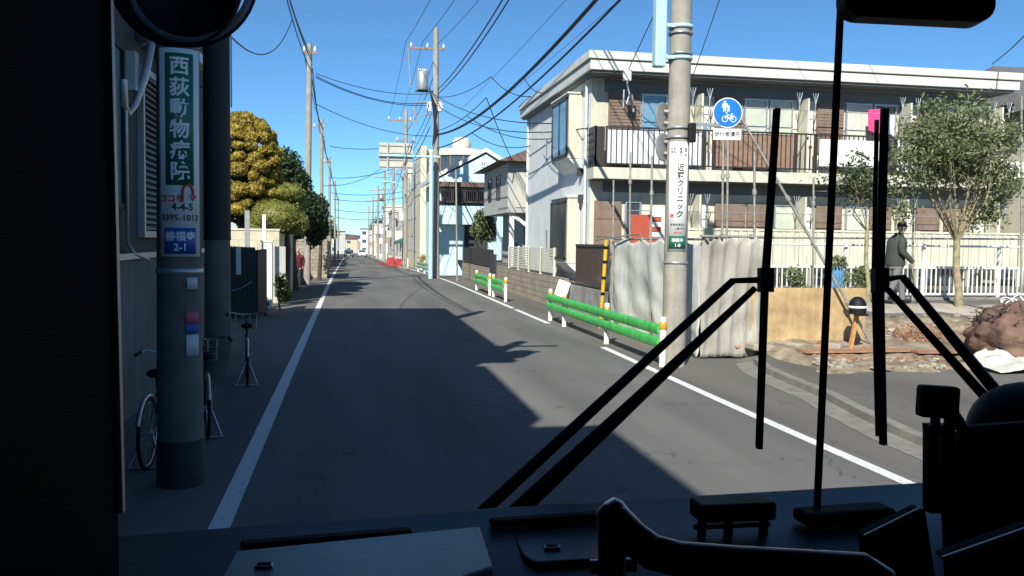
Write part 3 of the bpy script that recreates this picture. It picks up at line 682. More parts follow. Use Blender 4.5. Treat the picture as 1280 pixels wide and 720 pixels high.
# red and white board seen under the balcony
rb = thing('banner_board', tuple(AY(805,300,23.6)), 'orange red and white board propped beneath the apartment balcony', 'board')
a, c_ = AY(787,268,23.6), AY(812,302,23.6)
q = MB(); q.box(a.x, c_.x, 23.6, 23.65, c_.z-.3, a.z); q.build('red_panel', 'redsign', rb)
a2, c2 = AY(813,258,23.6), AY(830,302,23.6)
q = MB(); q.box(a2.x, c2.x, 23.6, 23.65, c2.z-.3, a2.z); q.build('white_panel', 'signwhite', rb)
for i in range(4): q = MB(); q.box(c_.x+.05+.0, c_.x+.32, 23.57, 23.6, 1.95+i*.28, 2.08+i*.28); q.build('stripe', 'redsign', rb)
# ---- dark low railing and retaining wall by the sidewalk
rw = MB(); rw.box(6.68, 6.86, 20.6, 27.0, -.05, .88); tag(rw.build('retaining_wall', 'conc_wall', bevel=.01), 'low grey concrete retaining wall beside the sidewalk under the apartment', 'wall')
dr = MB(); ya, yb_ = 21.9, 25.9
dr.box(6.74, 6.80, ya, yb_, 2.05, 2.12); dr.box(6.74, 6.80, ya, yb_, .95, 1.0)
for i in range(30): yy = ya+(yb_-ya)*i/29; dr.box(6.755, 6.785, yy-.015, yy+.015, .86, 2.06)
tag(dr.build('metal_railing', 'darkbrown'), 'dark brown barred railing on the grey retaining wall', 'railing')
bw = thing('block_wall', (6.75, 34, 0), 'tan concrete block wall topped with white louvred fence', 'wall')
q = MB(); q.box(6.66, 6.84, 27.02, 40.6, -.1, 1.02); q.build('masonry', 'blockwall', bw)
q = MB()
for i in range(9): zz = 1.12+i*.095; q.box(6.70, 6.72, 28.6, 37.0, zz, zz+.07)
for yy in (28.6, 30.7, 32.8, 34.9, 37.0): q.box(6.68, 6.76, yy-.04, yy+.04, 1.0, 1.98)
q.build('louvre_panel', 'cream2', bw)
sn = MB(); p = AX(703, 361, 6.42); sn.obox((p.x, p.y, p.z), (.38,.03,.50), Matrix.Rotation(-.18,3,'X') @ Matrix.Rotation(.35,3,'Y'))
tag(sn.build('notice_board', 'signwhite'), 'small tilted white board leaning on the wall behind the guard rail', 'board')

# ---- grey beige house with hip roof
def hiproof(b, x0, x1, y0, y1, z0, h, ridge='x', inset=None):
    ins = inset if inset is not None else (min(x1-x0, y1-y0)/2)
    if ridge == 'x': r0, r1 = (x0+ins, (y0+y1)/2, z0+h), (x1-ins, (y0+y1)/2, z0+h)
    else: r0, r1 = ((x0+x1)/2, y0+ins, z0+h), ((x0+x1)/2, y1-ins, z0+h)
    vs = [(x0,y0,z0),(x1,y0,z0),(x1,y1,z0),(x0,y1,z0), r0, r1]
    if ridge == 'x': fs = [(0,1,5,4),(1,2,5),(2,3,4,5),(3,0,4),(0,3,2,1)]
    else: fs = [(0,1,4),(1,2,5,4),(2,3,5),(3,0,4,5),(0,3,2,1)]
    b.add(vs, fs)
GH = thing('grey_house', (7.5, 42, 0), 'grey beige house with brown hip roof and jettied upper floor', 'house')
q = MB(); q.box(7.5, 13.5, 41.9, 49.5, 3.55, 5.95); q.box(8.6, 13.5, 43.6, 49.5, -.2, 3.55); q.build('wall', 'greybeige', GH)
q = MB(); hiproof(q, 6.9, 14.1, 41.3, 50.1, 5.97, 1.5, 'y', 3.0); q.build('roof', 'tileroof', GH)
q = MB()
for x in (7.65, 8.7): q.box(x, x+.22, 42.1, 42.3, 0.0, 3.53)
q.prism([(7.87,42.12,3.5),(8.7,42.12,2.9),(8.7,42.12,2.7),(7.87,42.12,3.3)], (0,.14,0)); q.build('porch_post', 'white', GH)
window(GH, 44.0, 45.1, 4.3, 5.5, 7.5, 'glass', 'darkbrown', facing='-x'); window(GH, 46.8, 47.9, 4.3, 5.5, 7.5, 'glass', 'darkbrown', facing='-x')
window(GH, 9.9, 11.2, 4.2, 5.4, 41.9, 'glass', 'darkbrown')
q = MB(); q.box(7.9, 9.6, 41.86, 41.9, 3.8, 5.7); q.build('wall_panel', 'beige', GH)
q = MB(); q.box(8.58, 8.6, 45, 46.2, 0, 2.1); q.build('door', 'darkbrown', GH)
# ---- light blue gabled house
BH = thing('blue_gabled_house', (5.5, 56, 0), 'pale blue gabled house with brown balcony, beyond the grey house', 'house')
Yb = 56.0
L, R_, A_ = AY(547,222,Yb), AY(632,205,Yb), AY(607,190,Yb)
zbase = zr(Yb)-.2; XLb, XRb = AY(548,222,Yb).x, AY(628,205,Yb).x
q = MB(); q.prism([(XLb,Yb,zbase),(XRb,Yb,zbase),(XRb,Yb,R_.z-.1),(A_.x,Yb,A_.z-.12),(XLb,Yb,L.z-.15)], (0, 9, 0)); q.build('wall', 'cyanwall', BH)
q = MB()
for p0, p1 in ((L+Vector((-.5,0,-.25)), A_), (A_, R_+Vector((.5,0,-.3)))):
    q.prism([(p0.x,Yb-.16,p0.z),(p1.x,Yb-.16,p1.z),(p1.x,Yb-.16,p1.z+.26),(p0.x,Yb-.16,p0.z+.26)], (0,9.5,0))
q.build('roof', 'fascia', BH)
window(BH, AY(601,200,Yb).x, AY(608,200,Yb).x, AY(600,209,Yb).z, AY(600,201,Yb).z, Yb, 'glass', 'white', .08)
a, c_ = AY(549,228,Yb-1.3), AY(612,252,Yb-1.3)
q = MB(); q.box(a.x, c_.x, Yb-1.5, Yb-.02, a.z-.25, a.z+.05); q.build('balcony_roof', 'tileroof', BH)
q = MB(); q.box(a.x, c_.x, Yb-1.35, Yb-.02, c_.z-.12, c_.z); 
for i in range(26): xx = a.x+(c_.x-a.x)*i/25; q.box(xx-.02, xx+.02, Yb-1.35, Yb-1.31, c_.z, c_.z+.62)
q.box(a.x, c_.x, Yb-1.36, Yb-1.30, c_.z+.62, c_.z+.68)
for i in range(5): xx = a.x+(c_.x-a.x)*i/4; q.box(xx-.04, xx+.04, Yb-1.36, Yb-1.28, c_.z, a.z-.2)
q.build('balcony_railing', 'darkbrown', BH)
window(BH, a.x+.3, a.x+1.6, c_.z+.05, a.z-.35, Yb, 'brownsh', 'darkbrown'); window(BH, a.x+1.9, a.x+3.2, c_.z+.05, a.z-.35, Yb, 'glass', 'darkbrown')
a, c_ = AY(549,278,Yb-.9), AY(612,298,Yb-.9)
q = MB(); q.box(a.x, c_.x, Yb-1.2, Yb-.01, a.z-.1, AY(549,254,Yb-.9).z-.15); q.build('carport_fascia', 'cyanwall', BH)
q = MB(); q.box(a.x+1.7, c_.x, Yb-.06, Yb-.005, zbase, a.z-.12); q.build('carport_shade_panel', 'darkwall', BH)  # flat dark panel standing in for the shade inside the carport
# dark fences before it
df = MB(); df.box(6.66, 6.74, 41.5, 52.5, -.1, .85)
tag(df.build('block_wall', 'blockwall'), 'low tan block wall before the pale blue house', 'wall')
dw = MB(); 
for i in range(46): dw.box(6.76, 6.80, 41.6+i*.235, 41.6+i*.235+.2, -.05, 1.75)
tag(dw.build('board_fence', 'darkfence'), 'dark board fence standing behind low tan wall by pale blue house', 'fence')
g_ = MB(); g_.box(6.60, 6.66, 39.9, 41.5, 0, 1.55); g_.box(6.58, 6.6, 40.0, 41.4, .1, 1.45)
tag(g_.build('gate', 'darkwall'), 'dark metal gate between two tan block walls', 'gate')

# ---- tall cream building with roof tank and stair slab
TB = thing('cream_tall_building', (6, 68, zr(68)), 'tall cream building with curved dark glass storey behind blue house', 'building')
zb_ = zr(68)-.3; zt = AY(560,183,68).z
q = MB(); q.box(6.0, 11.2, 68, 86, zb_, zt-2.0); q.box(6.0, 11.0, 70.5, 86, zt-2.0, zt); q.build('wall', 'cream', TB)
q = MB(); q.prism([(5.5,70,zb_),(5.5,90,zb_),(5.5,90,zt-4.4),(5.5,72.5,zt+.2),(5.5,70,zt+.2)], (.48,0,0)); q.build('stair_slab', 'cream', TB)
q = MB(); q.lathe((8.6, 69.6, zt-2.0), [(1.9,0),(1.9,1.35),(1.9,1.36)], 24); q.build('curved_glass', 'glass', TB)
q = MB(); q.lathe((8.6, 69.6, zt-.64), [(2.05,0),(2.05,.5),(0,.52)], 24); q.build('curved_parapet', 'cream2', TB)
for an in range(12): q = MB(); q.box(8.6+1.92*math.cos(an*PI/6)-.05, 8.6+1.92*math.cos(an*PI/6)+.05, 69.6+1.92*math.sin(an*PI/6)-.05, 69.6+1.92*math.sin(an*PI/6)+.05, zt-2, zt-.64); q.build('mullion', 'brownsh', TB)
q = MB(); q.lathe((9.0, 72, zt), [(0.6,0),(.75,.2),(.8,.7),(.6,1.1),(0,1.25)], 16); q.build('roof_tank', 'cream2', TB)
for z in (1.2, 4.0, 6.6):
    for y in (74, 78, 82): window(TB, y, y+1.6, z, z+1.3, 5.5, 'glass', 'alu', facing='-x')
# ---- generic houses down the street
WC = [mat('render_'+n, c, .85, .08, 2) for n, c in (('warm_white',(.68,.66,.58)),('cool_white',(.66,.68,.68)),('sand',(.52,.46,.34)),('pale_grey',(.45,.45,.44)),('light_brown',(.36,.28,.2)),('ivory',(.72,.69,.55)))]
def house(name, label, side, x0, x1, y0, y1, h, wm, roof, rh, rm, nwin, awn=None, group=None):
    z = zr((y0+y1)/2)-.3; t = thing(name, ((x0+x1)/2, y0, z+.3), label, 'house', group)
    q = MB(); q.box(x0, x1, y0, y1, z, z+.3+h); q.build('wall', wm, t)
    q = MB(); zt = z+.3+h
    if roof == 'hip': hiproof(q, x0-.5, x1+.5, y0-.5, y1+.5, zt+.003, rh, 'y' if (y1-y0) > (x1-x0) else 'x')
    elif roof == 'gable':
        xm = (x0+x1)/2; q.prism([(x0-.4,y0-.3,zt-.1),(xm,y0-.3,zt+rh),(x1+.4,y0-.3,zt-.1),(x1+.4,y0-.3,zt+.12),(xm,y0-.3,zt+rh+.2),(x0-.4,y0-.3,zt+.12)], (0,y1-y0+.6,0))
        q.prism([(x0+.01,y0+.01,zt),(x1-.01,y0+.01,zt),(xm,y0+.01,zt+rh-.05)], (0,y1-y0-.02,0))
    else: q.box(x0-.15, x1+.15, y0-.15, y1+.15, zt+.002, zt+.35)
    q.build('roof', rm, t)
    xf = x0 if side > 0 else x1; fc = '-x' if side > 0 else '+x'
    fl = 2 if h < 7.5 else 3
    for k in range(fl):
        zz = z+.3+1.0+k*(h/fl)
        for i in range(nwin):
            yy = y0+(y1-y0)*(i+.5)/nwin; window(t, yy-.6, yy+.6, zz, zz+1.15, xf, 'glass', 'alu', .07, facing=fc)
        xm = (x0+x1)/2; window(t, min(max(xm-1.8,x0+.4),x1-2), min(max(xm-1.8,x0+.4),x1-2)+1.4, zz, zz+1.15, y0, 'glass', 'alu', .07)
    if awn:
        q = MB(); q.prism([(xf,y0+.4,z+3.2),(xf-side*1.1,y0+.4,z+2.7),(xf-side*1.1,y0+.4,z+2.5),(xf,y0+.4,z+2.9)], (0,y1-y0-.8,0)); q.build('awning', awn, t)
    if h > 4:
        q = MB(); zz = z+.3+h/2; q.box(min(xf,xf-side*.8), max(xf,xf-side*.8), y0+.8, y0+4, zz-.1, zz+.9); q.build('balcony', wm, t)
    return t
rh_ = random.Random(11)
desc = ['ivory three storey shop house with green awning','white flat roofed house past the green awning','sand coloured gabled house past the red banners','pale grey flat roofed block after the sand house','brown gabled house in the right row','tall white building midway down the right row','ivory hip roofed house right of the far cars','grey gabled house far down the right row','small sand house far down right side','distant white flat block on right side','distant brown roofed house on right side','last pale house at right end of street']
y = 91
spec = [(5.9,9.5,'flat',5,'signgreend'),(6.1,5.8,'flat',1,None),(6.4,5.6,'gable',2,None),(6.0,7.0,'flat',3,None),(6.3,5.4,'gable',4,None),(5.8,8.8,'flat',1,None),(6.2,5.6,'hip',5,None),(6.4,5.8,'gable',3,None),(6.2,5.0,'hip',2,None),(6.0,7.6,'flat',0,None),(6.1,5.4,'gable',4,None),(6.0,5.8,'flat',0,None)]
for i, (x0, h, rf_, wi, aw) in enumerate(spec):
    ln = rh_.uniform(8.5, 12); house('street_house', desc[i], 1, x0, x0+rh_.uniform(6,8), y, y+ln, h, WC[wi], rf_, 1.6, ['tileroof','greyroof'][i%2] if rf_ != 'flat' else 'cream2', 2, aw, 'houses down the right side'); y += ln+rh_.uniform(1.0,2.5)+(8 if i > 5 else 0)
descL = ['dark sided house behind the leftmost tree row','brown roofed house on left past the tan wall','grey hip roofed house midway along left side','sand coloured house on left before the cars','white house far down the left side','grey block far down the left side','brown gabled house at left end of street','pale house at far left end of street']
y = 58
for i, (h, rf_, wi) in enumerate([(5.5,'hip',3),(5.6,'gable',4),(5.8,'hip',3),(5.4,'gable',2),(6.0,'flat',0),(6.6,'flat',3),(5.6,'gable',4),(5.8,'hip',1)]):
    ln = rh_.uniform(9, 13); house('street_house', descL[i], -1, -11.5, -4.0-(1.2 if i == 0 else 0), y, y+ln, h, WC[wi], rf_, 1.7, ['greyroof','tileroof'][i%2] if rf_ != 'flat' else 'greyroof', 2, None, 'houses down the left side'); y += ln+rh_.uniform(2,4)+(10 if i > 3 else 0)
# town beyond the street end
for i, (x, yy, h, wi, dsc) in enumerate([(-30,430,7,3,'far grey block left beyond the street end'),(-12,500,6,2,'far sand block just left of the street end'),(9,540,6,4,'far brown block closing the street end'),(30,440,8,3,'far grey block right beyond the street end')]):
    z = zr(yy); t = thing('distant_block', (x, yy, z), dsc, 'building', 'blocks beyond the street end')
    q = MB(); q.box(x-7, x+7, yy, yy+12, z-.3, z+h); q.build('wall', WC[wi], t)
    q = MB(); q.box(x-7.3, x+7.3, yy-.3, yy+12.3, z+h+.01, z+h+.6); q.build('roof', 'greyroof', t)
    for k in range(4): window(t, x-5.8+k*3, x-4.2+k*3, z+h-3, z+h-1.6, yy, 'glass', 'alu', .1)
fh = ['small white house closing the street, leftmost','brown roofed house closing the street, second from left','grey house closing the street behind dark car','sand house closing the street behind white car','taller pale block closing the street right of centre','brown house closing the street near right poles','white hip roofed house closing the street, rightmost']
for i, dsc in enumerate(fh):
    x = -17+i*5.2; yy = 300+rh_.uniform(0, 70); house('street_house', dsc, 1, x, x+rh_.uniform(4, 6), yy, yy+8, [5.5,6.2,7.5,5.8,8.5,6.0,5.6][i], WC[[0,4,3,2,1,4,0][i]], ['hip','gable','flat','hip','flat','gable','hip'][i], 1.6, ['greyroof','tileroof'][i%2], 1, None, 'houses closing the street end')
# trees between far houses
for i, (x, yy, rr, lab) in enumerate([(7.2,87.5,1.3,'small evergreen beside the tall cream building'),(-4.3,60,1.9,'dark garden tree behind the sunlit tan wall end'),(-4.0,70,1.7,'low dark tree beside the second slim left pole'),(-4.2,84,2.2,'dark evergreen on left past the hedges'),(-5.2,96,2.2,'dark tree midway down the left side'),(-5.5,128,2.6,'round dark tree far down the left side'),(8.0,150,2.0,'green tree between houses far down the right'),(-6,215,3.2,'broad tree at the far left of the street'),(9,265,3.5,'broad tree at the far right of the street')]):
    z = zr(yy); leafy_tree('roadside_tree', (x,yy,z), lab, [((x,yy,z+2.2*rr),(rr,rr,rr*1.1)), ((x+.5*rr,yy+.3,z+1.7*rr),(rr*.7,rr*.7,rr*.7))], 1500, .07*rr+.04, 'leafdark', .15, 'trees down the street', 50+i)

# ---- left row: dark buildings whose shadow covers the street
LB = thing('shaded_corner_building', (-2.62, 8.6, 0), 'dark grey house with louvred window behind the left utility poles', 'building')
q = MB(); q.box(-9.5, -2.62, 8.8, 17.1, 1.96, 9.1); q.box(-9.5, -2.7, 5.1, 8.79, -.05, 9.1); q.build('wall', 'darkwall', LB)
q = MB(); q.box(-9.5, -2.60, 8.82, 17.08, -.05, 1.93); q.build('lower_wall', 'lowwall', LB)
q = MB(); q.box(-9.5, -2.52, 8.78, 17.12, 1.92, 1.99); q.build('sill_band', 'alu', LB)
q = MB(); q.box(-9.8, -2.20, 5.0, 17.3, 9.1, 9.35); q.build('roof', 'greyroof', LB)
def yA(px, X): return AX(px, 200, X).y
y0, y1 = AX(181, 200, -2.55).y, AX(209, 200, -2.55).y
q = MB(); q.box(-2.62, -2.54, y0-.08, y1+.08, 2.18, 2.26); q.box(-2.62, -2.54, y0-.08, y1+.08, 4.26, 4.34); q.box(-2.62, -2.54, y0-.08, y0, 2.26, 4.26); q.box(-2.62, -2.54, y1, y1+.08, 2.26, 4.26)
lw = q.build('louvred_window', 'alu', LB)
q = MB()
for i in range(26): q.obox((-2.555, (y0+y1)/2, 2.30+i*.077), (.06, y1-y0, .012), Matrix.Rotation(.7,3,'Y'))
q.build('louvre', 'alu', lw)
q = MB(); q.box(-2.62, -2.36, 11.7, 15.2, 4.62, 4.72); q.build('canopy', 'darkwall', LB)
window(LB, 10.0, 11.0, 2.5, 4.4, -2.62, 'tealpanel', 'black', .07, .05, '+x', mull=0)
q = MB(); cpts = [(-2.5,11.55,4.55),(-2.42,11.45,4.6),(-2.35,11.35,4.5),(-2.4,11.25,4.1),(-2.5,11.15,3.75),(-2.56,11.05,3.62),(-2.57,10.95,3.7),(-2.57,10.93,4.0)]
q.tube(cpts, .045, 8); q.build('cable_conduit', 'alu', LB)
q = MB(); q.tube([(-2.55,10.95,3.65),(-2.55,10.95,2.1),(-2.53,11.2,1.98),(-2.5,11.8,1.9)], .022, 6); q.build('drain_pipe', 'alu', LB)
q = MB(); q.box(-2.6, -2.46, 11.02, 11.2, 3.9, 4.35); q.build('meter_box', 'alu', LB)
q = MB(); q.beam((-2.6,9.5,5.0), (-2.3,16.5,5.02), .12, .16); q.build('eaves_gutter', 'alu', LB)
LB2 = thing('shaded_gabled_building', (-2.75, 3.0, 0), 'dark rendered building beside the bus on the left', 'building')
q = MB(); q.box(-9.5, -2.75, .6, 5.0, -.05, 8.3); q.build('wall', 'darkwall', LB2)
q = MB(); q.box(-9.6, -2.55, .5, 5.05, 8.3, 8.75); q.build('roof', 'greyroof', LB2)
window(LB2, 2, 3.4, 1.0, 2.2, -2.75, 'glass', 'alu', facing='+x')
LB3 = thing('shaded_flat_building', (-2.45, -9, 0), 'dark flat roofed building behind the bus on the left', 'building')
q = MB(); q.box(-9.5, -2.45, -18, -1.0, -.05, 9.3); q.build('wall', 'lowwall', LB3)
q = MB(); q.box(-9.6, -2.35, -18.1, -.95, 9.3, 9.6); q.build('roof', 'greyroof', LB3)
for yy in (-15,-11,-7,-3.5): window(LB3, yy, yy+1.5, 4, 5.3, -2.45, 'glass', 'alu', facing='+x')

# ---- garden corner on the left: fences, walls
df = thing('board_gate', tuple(G(304,400)), 'dark board gate with a white notice strip, beside second left pole', 'gate')
a = AY(286,400,24.3); c_ = AY(319,308,24.3)
q = MB()
n = 7
for i in range(n): xx = a.x+(c_.x-a.x)*i/n; q.box(xx, xx+(c_.x-a.x)/n-.008, 24.3, 24.34, 0, c_.z-.004*i)
q.box(a.x, c_.x, 24.341, 24.36, 0.02, c_.z-.05); q.box(a.x, c_.x, 24.36, 24.38, 0.3, 0.4); q.box(a.x, c_.x, 24.36, 24.38, c_.z-.3, c_.z-.2); q.build('board', 'darkfence', df)
a2, c2 = AY(295,343,24.25), AY(301,309,24.25)
q = MB(); q.box(a2.x, c2.x, 24.27, 24.295, a2.z, c2.z); q.build('notice_strip', 'paper', df)
q = MB(); q.tube([tuple(AY(288,364,24.15)), tuple(AY(300,361,24.15)), tuple(AY(315,352,24.2))], .018, 6); q.build('handle_bar', 'chrome', df)
q = MB(); q.box(a.x-.02, c_.x+.03, 24.28, 24.40, -.02, 0.02); q.build('threshold', 'kerb', df)
sw = MB(); sw.box(c_.x-.02, c_.x+.06, 24.42, 27.0, 0, c_.z-.1)
tag(sw.build('board_fence', 'darkfence'), 'dark side board fence running back from the gate', 'fence')
a = AY(327,386,28.2); c_ = AY(340,303,28.2)
wp = thing('gate_pillar', (a.x, 28.2, 0), 'white square gate pillar standing before the cream garden wall', 'pillar')
q = MB(); q.box(a.x, c_.x, 28.2, 28.5, -.02, c_.z); q.build('shaft', 'white', wp, bevel=.015)
q = MB(); q.box(a.x-.03, c_.x+.03, 28.17, 28.53, c_.z, c_.z+.05); q.build('cap', 'white', wp)
a = AY(328,303,29.0); t_ = AY(331.5,268,29.0)
q = MB(); q.box(a.x, a.x+.10, 29.0, 29.1, 0, t_.z); tag(q.build('steel_post', 'white'), 'thin white steel post rising behind the white gate pillar', 'post')
a = AY(306,310,27.5); t_ = AY(309,263,27.5)
q = MB(); q.box(a.x, a.x+.14, 27.5, 27.6, 0, t_.z); tag(q.build('steel_post', 'alu'), 'grey steel post rising behind the dark board gate', 'post')
cw = thing('garden_wall', (-2.7, 30.4, 0), 'cream block garden wall under the golden topiary', 'wall')
zt = AY(320,288,30.4).z; xe = AY(349,300,30.4).x
q = MB(); q.box(-12, xe, 30.4, 30.55, -.05, zt); q.box(xe-.15, xe, 30.551, 40.0, -.05, zt-.15); q.build('masonry', 'blockcream', cw)
q = MB(); q.box(-12, xe+.02, 30.37, 30.58, zt, zt+.06); q.box(xe-.17, xe+.02, 30.59, 40.02, zt-.15, zt-.09); q.build('coping', 'cream', cw)
a = AY(340,300,29.8); c_ = AY(357,310,29.8)
q = MB(); q.box(a.x, c_.x, 29.75, 29.8, .25, AY(345,308,29.8).z); gp = q.build('metal_gate', 'greybeige'); tag(gp, 'brownish metal gate leaf right of the white gate pillar', 'gate')
tw = thing('roadside_wall', (-2.6, 50, 0), 'tan block wall end catching the sun past the hedges', 'wall')
a = AY(395,333,50); c_ = AY(409,299,50)
q = MB(); q.box(a.x-1.5, c_.x, 50, 50.2, -.2, c_.z); q.box(c_.x-.2, c_.x, 50.2, 57, -.2, c_.z-.1); q.build('masonry', 'blockwall', tw)
gg = MB()
for i in range(14): gg.box(-2.86, -2.80, 40.3+i*.68, 40.3+i*.68+.6, -.1, 1.5)
tag(gg.build('board_fence', 'darkfence'), 'dark slatted fence under the hedges beside the roadside', 'fence')

# ---- topiary and hedges
def cloud_tree(base, label, clumps, m, seed, cat='topiary tree', n=420, ls=.045, name='topiary_tree', shr=1.0):
    rnd = random.Random(seed); t = thing(name, base, label, cat)
    top = max(clumps, key=lambda c: c[0][2])[0]
    tb = MB(); base = Vector(base); tp = Vector((base.x, base.y, top[2]-.3))
    tb.tube([base, base.lerp(tp,.5)+Vector((.08,0,0)), tp], [.17,.13,.06], 9)
    for c, r in clumps:
        s_ = Vector((base.x, base.y, max(base.z+.6, c[2]-.5))); tb.tube([s_, Vector(c)], [.05,.03], 5, False)
    tb.build('trunk', 'barkdark', t)
    cb = MB()
    for c, r in clumps:
        r = Vector(r); r = r*shr; cb.cur = 0; cb.sphere(c, r*.93, 14, 10, .16)
        pts = []; k = int(n*(r.x*r.z)/.16)
        for i in range(k):
            d = Vector((rnd.gauss(0,1), rnd.gauss(0,1), rnd.gauss(0,1))).normalized(); kk = (.90+.17*rnd.random())*(1+.16*mnoise.noise(d*2.3+Vector(c)*1.7))
            pts.append(Vector(c)+Vector((d.x*r.x,d.y*r.y,d.z*r.z))*kk)
        leaves(cb, pts, ls, rnd)
    cb.build('crown', m, t)
    return t
Yt = 33.0
def pxc(px, py, rx, rz, Y, yoff=0): p = AY(px, py, Y+yoff); s = (Y+yoff)/FPX; return ((p.x, p.y, p.z), (rx*s, rx*s, rz*s))
rg = random.Random(12); gc = AY(299, 212, Yt); sg_ = Yt/FPX; gold = []
for k in range(2500):
    an = rg.uniform(0, 2*PI); ze = rg.uniform(-.78, 1.0)
    rr = math.sqrt(max(0, 1-ze*ze)) if ze > 0 else 1-.12*ze*ze
    c = (gc.x+math.cos(an)*rr*44*sg_, Yt+math.sin(an)*rr*40*sg_, gc.z+ze*64*sg_)
    rad = rg.choice((6.5,7.5,9,10,11.5))*sg_
    if c[1] > Yt+.4: continue
    if all((Vector(c)-Vector(g[0])).length > (rad+g[1][0])*.63 for g in gold): gold.append((c, (rad, rad, rad*.72)))
gold.append(((gc.x, Yt, gc.z+62*sg_), (10*sg_, 10*sg_, 7*sg_)))
cloud_tree((gc.x, Yt, 0), 'golden cloud pruned topiary tree behind the cream garden wall', gold, 'leafgold', 3, shr=.96, n=1500, ls=.05)
p = AY(306,290,Yt+.6)
leafy_tree('topiary_shade_core', (p.x, Yt+.4, 0), 'dark leafy core standing in for shade inside the golden topiary tree', [pxc(300,252,34,26,Yt,.3), pxc(300,215,37,50,Yt,.1)], 12000, .05, 'leafdark', .1, None, 21, 'shrub')  # dark foliage added behind the golden clumps as shade in their gaps
hed = [pxc(356,241,24,13,Yt), pxc(372,254,12,10,Yt,.3)]
cloud_tree((hed[0][0][0], Yt, 0), 'olive clipped mound hedge, upper of two behind garden wall', hed, 'leafolive', 4, 'hedge', 500, .04, 'clipped_hedge')
hed = [pxc(345,271,33,20,Yt-1.2), pxc(325,284,16,12,Yt-1.2), pxc(372,280,14,14,Yt-1.0)]
cloud_tree((hed[0][0][0], Yt-1.2, 0), 'large round clipped olive hedge, lower of two behind garden wall', hed, 'leafolive', 5, 'hedge', 500, .04, 'clipped_hedge')
Yd = 38
cr = [pxc(352,212,26,26,Yd), pxc(368,235,22,24,Yd), pxc(340,200,18,18,Yd,.5), pxc(378,262,22,28,Yd), pxc(362,275,20,30,Yd,.5), pxc(392,285,14,24,Yd+2)]
leafy_tree('evergreen_tree', (cr[1][0][0], Yd, 0), 'tall dark evergreen tree behind the clipped hedges', cr, 15000, .085, 'leafdark', .2, None, 22)
Yd = 47
cr = [pxc(399,262,12,20,Yd), pxc(392,285,16,20,Yd,.5), pxc(404,285,8,14,Yd,1)]
leafy_tree('evergreen_tree', (cr[0][0][0], Yd, 0), 'smaller dark evergreen right of the tall evergreen', cr, 5000, .08, 'leafdark', .12, None, 23)
# small shrubs at the garden corner
for i, (px, py, lab) in enumerate([(322,366,'low leafy shrub at the foot of white gate pillar, left side'),(351,352,'low pale leaved shrub right of the white gate pillar')]):
    p = AY(px, py, 27.6); leafy_tree('garden_shrub', (p.x, 27.6, 0), lab, [((p.x,27.6,p.z),(.22,.22,.3)), ((p.x+.1,27.6,p.z-.35),(.25,.25,.3))], 500, .05, 'leafolive' if i else 'leafdark', .03, None, 30+i, 'shrub', .3)
# shrub in front of the blue house
cr = [pxc(605,275,13,16,50), pxc(598,288,11,12,50), pxc(612,290,9,14,50)]
leafy_tree('garden_tree', (cr[0][0][0], 50, 0), 'bushy grey green tree before the pale blue house', cr, 4000, .07, 'leaf', .1, None, 33)

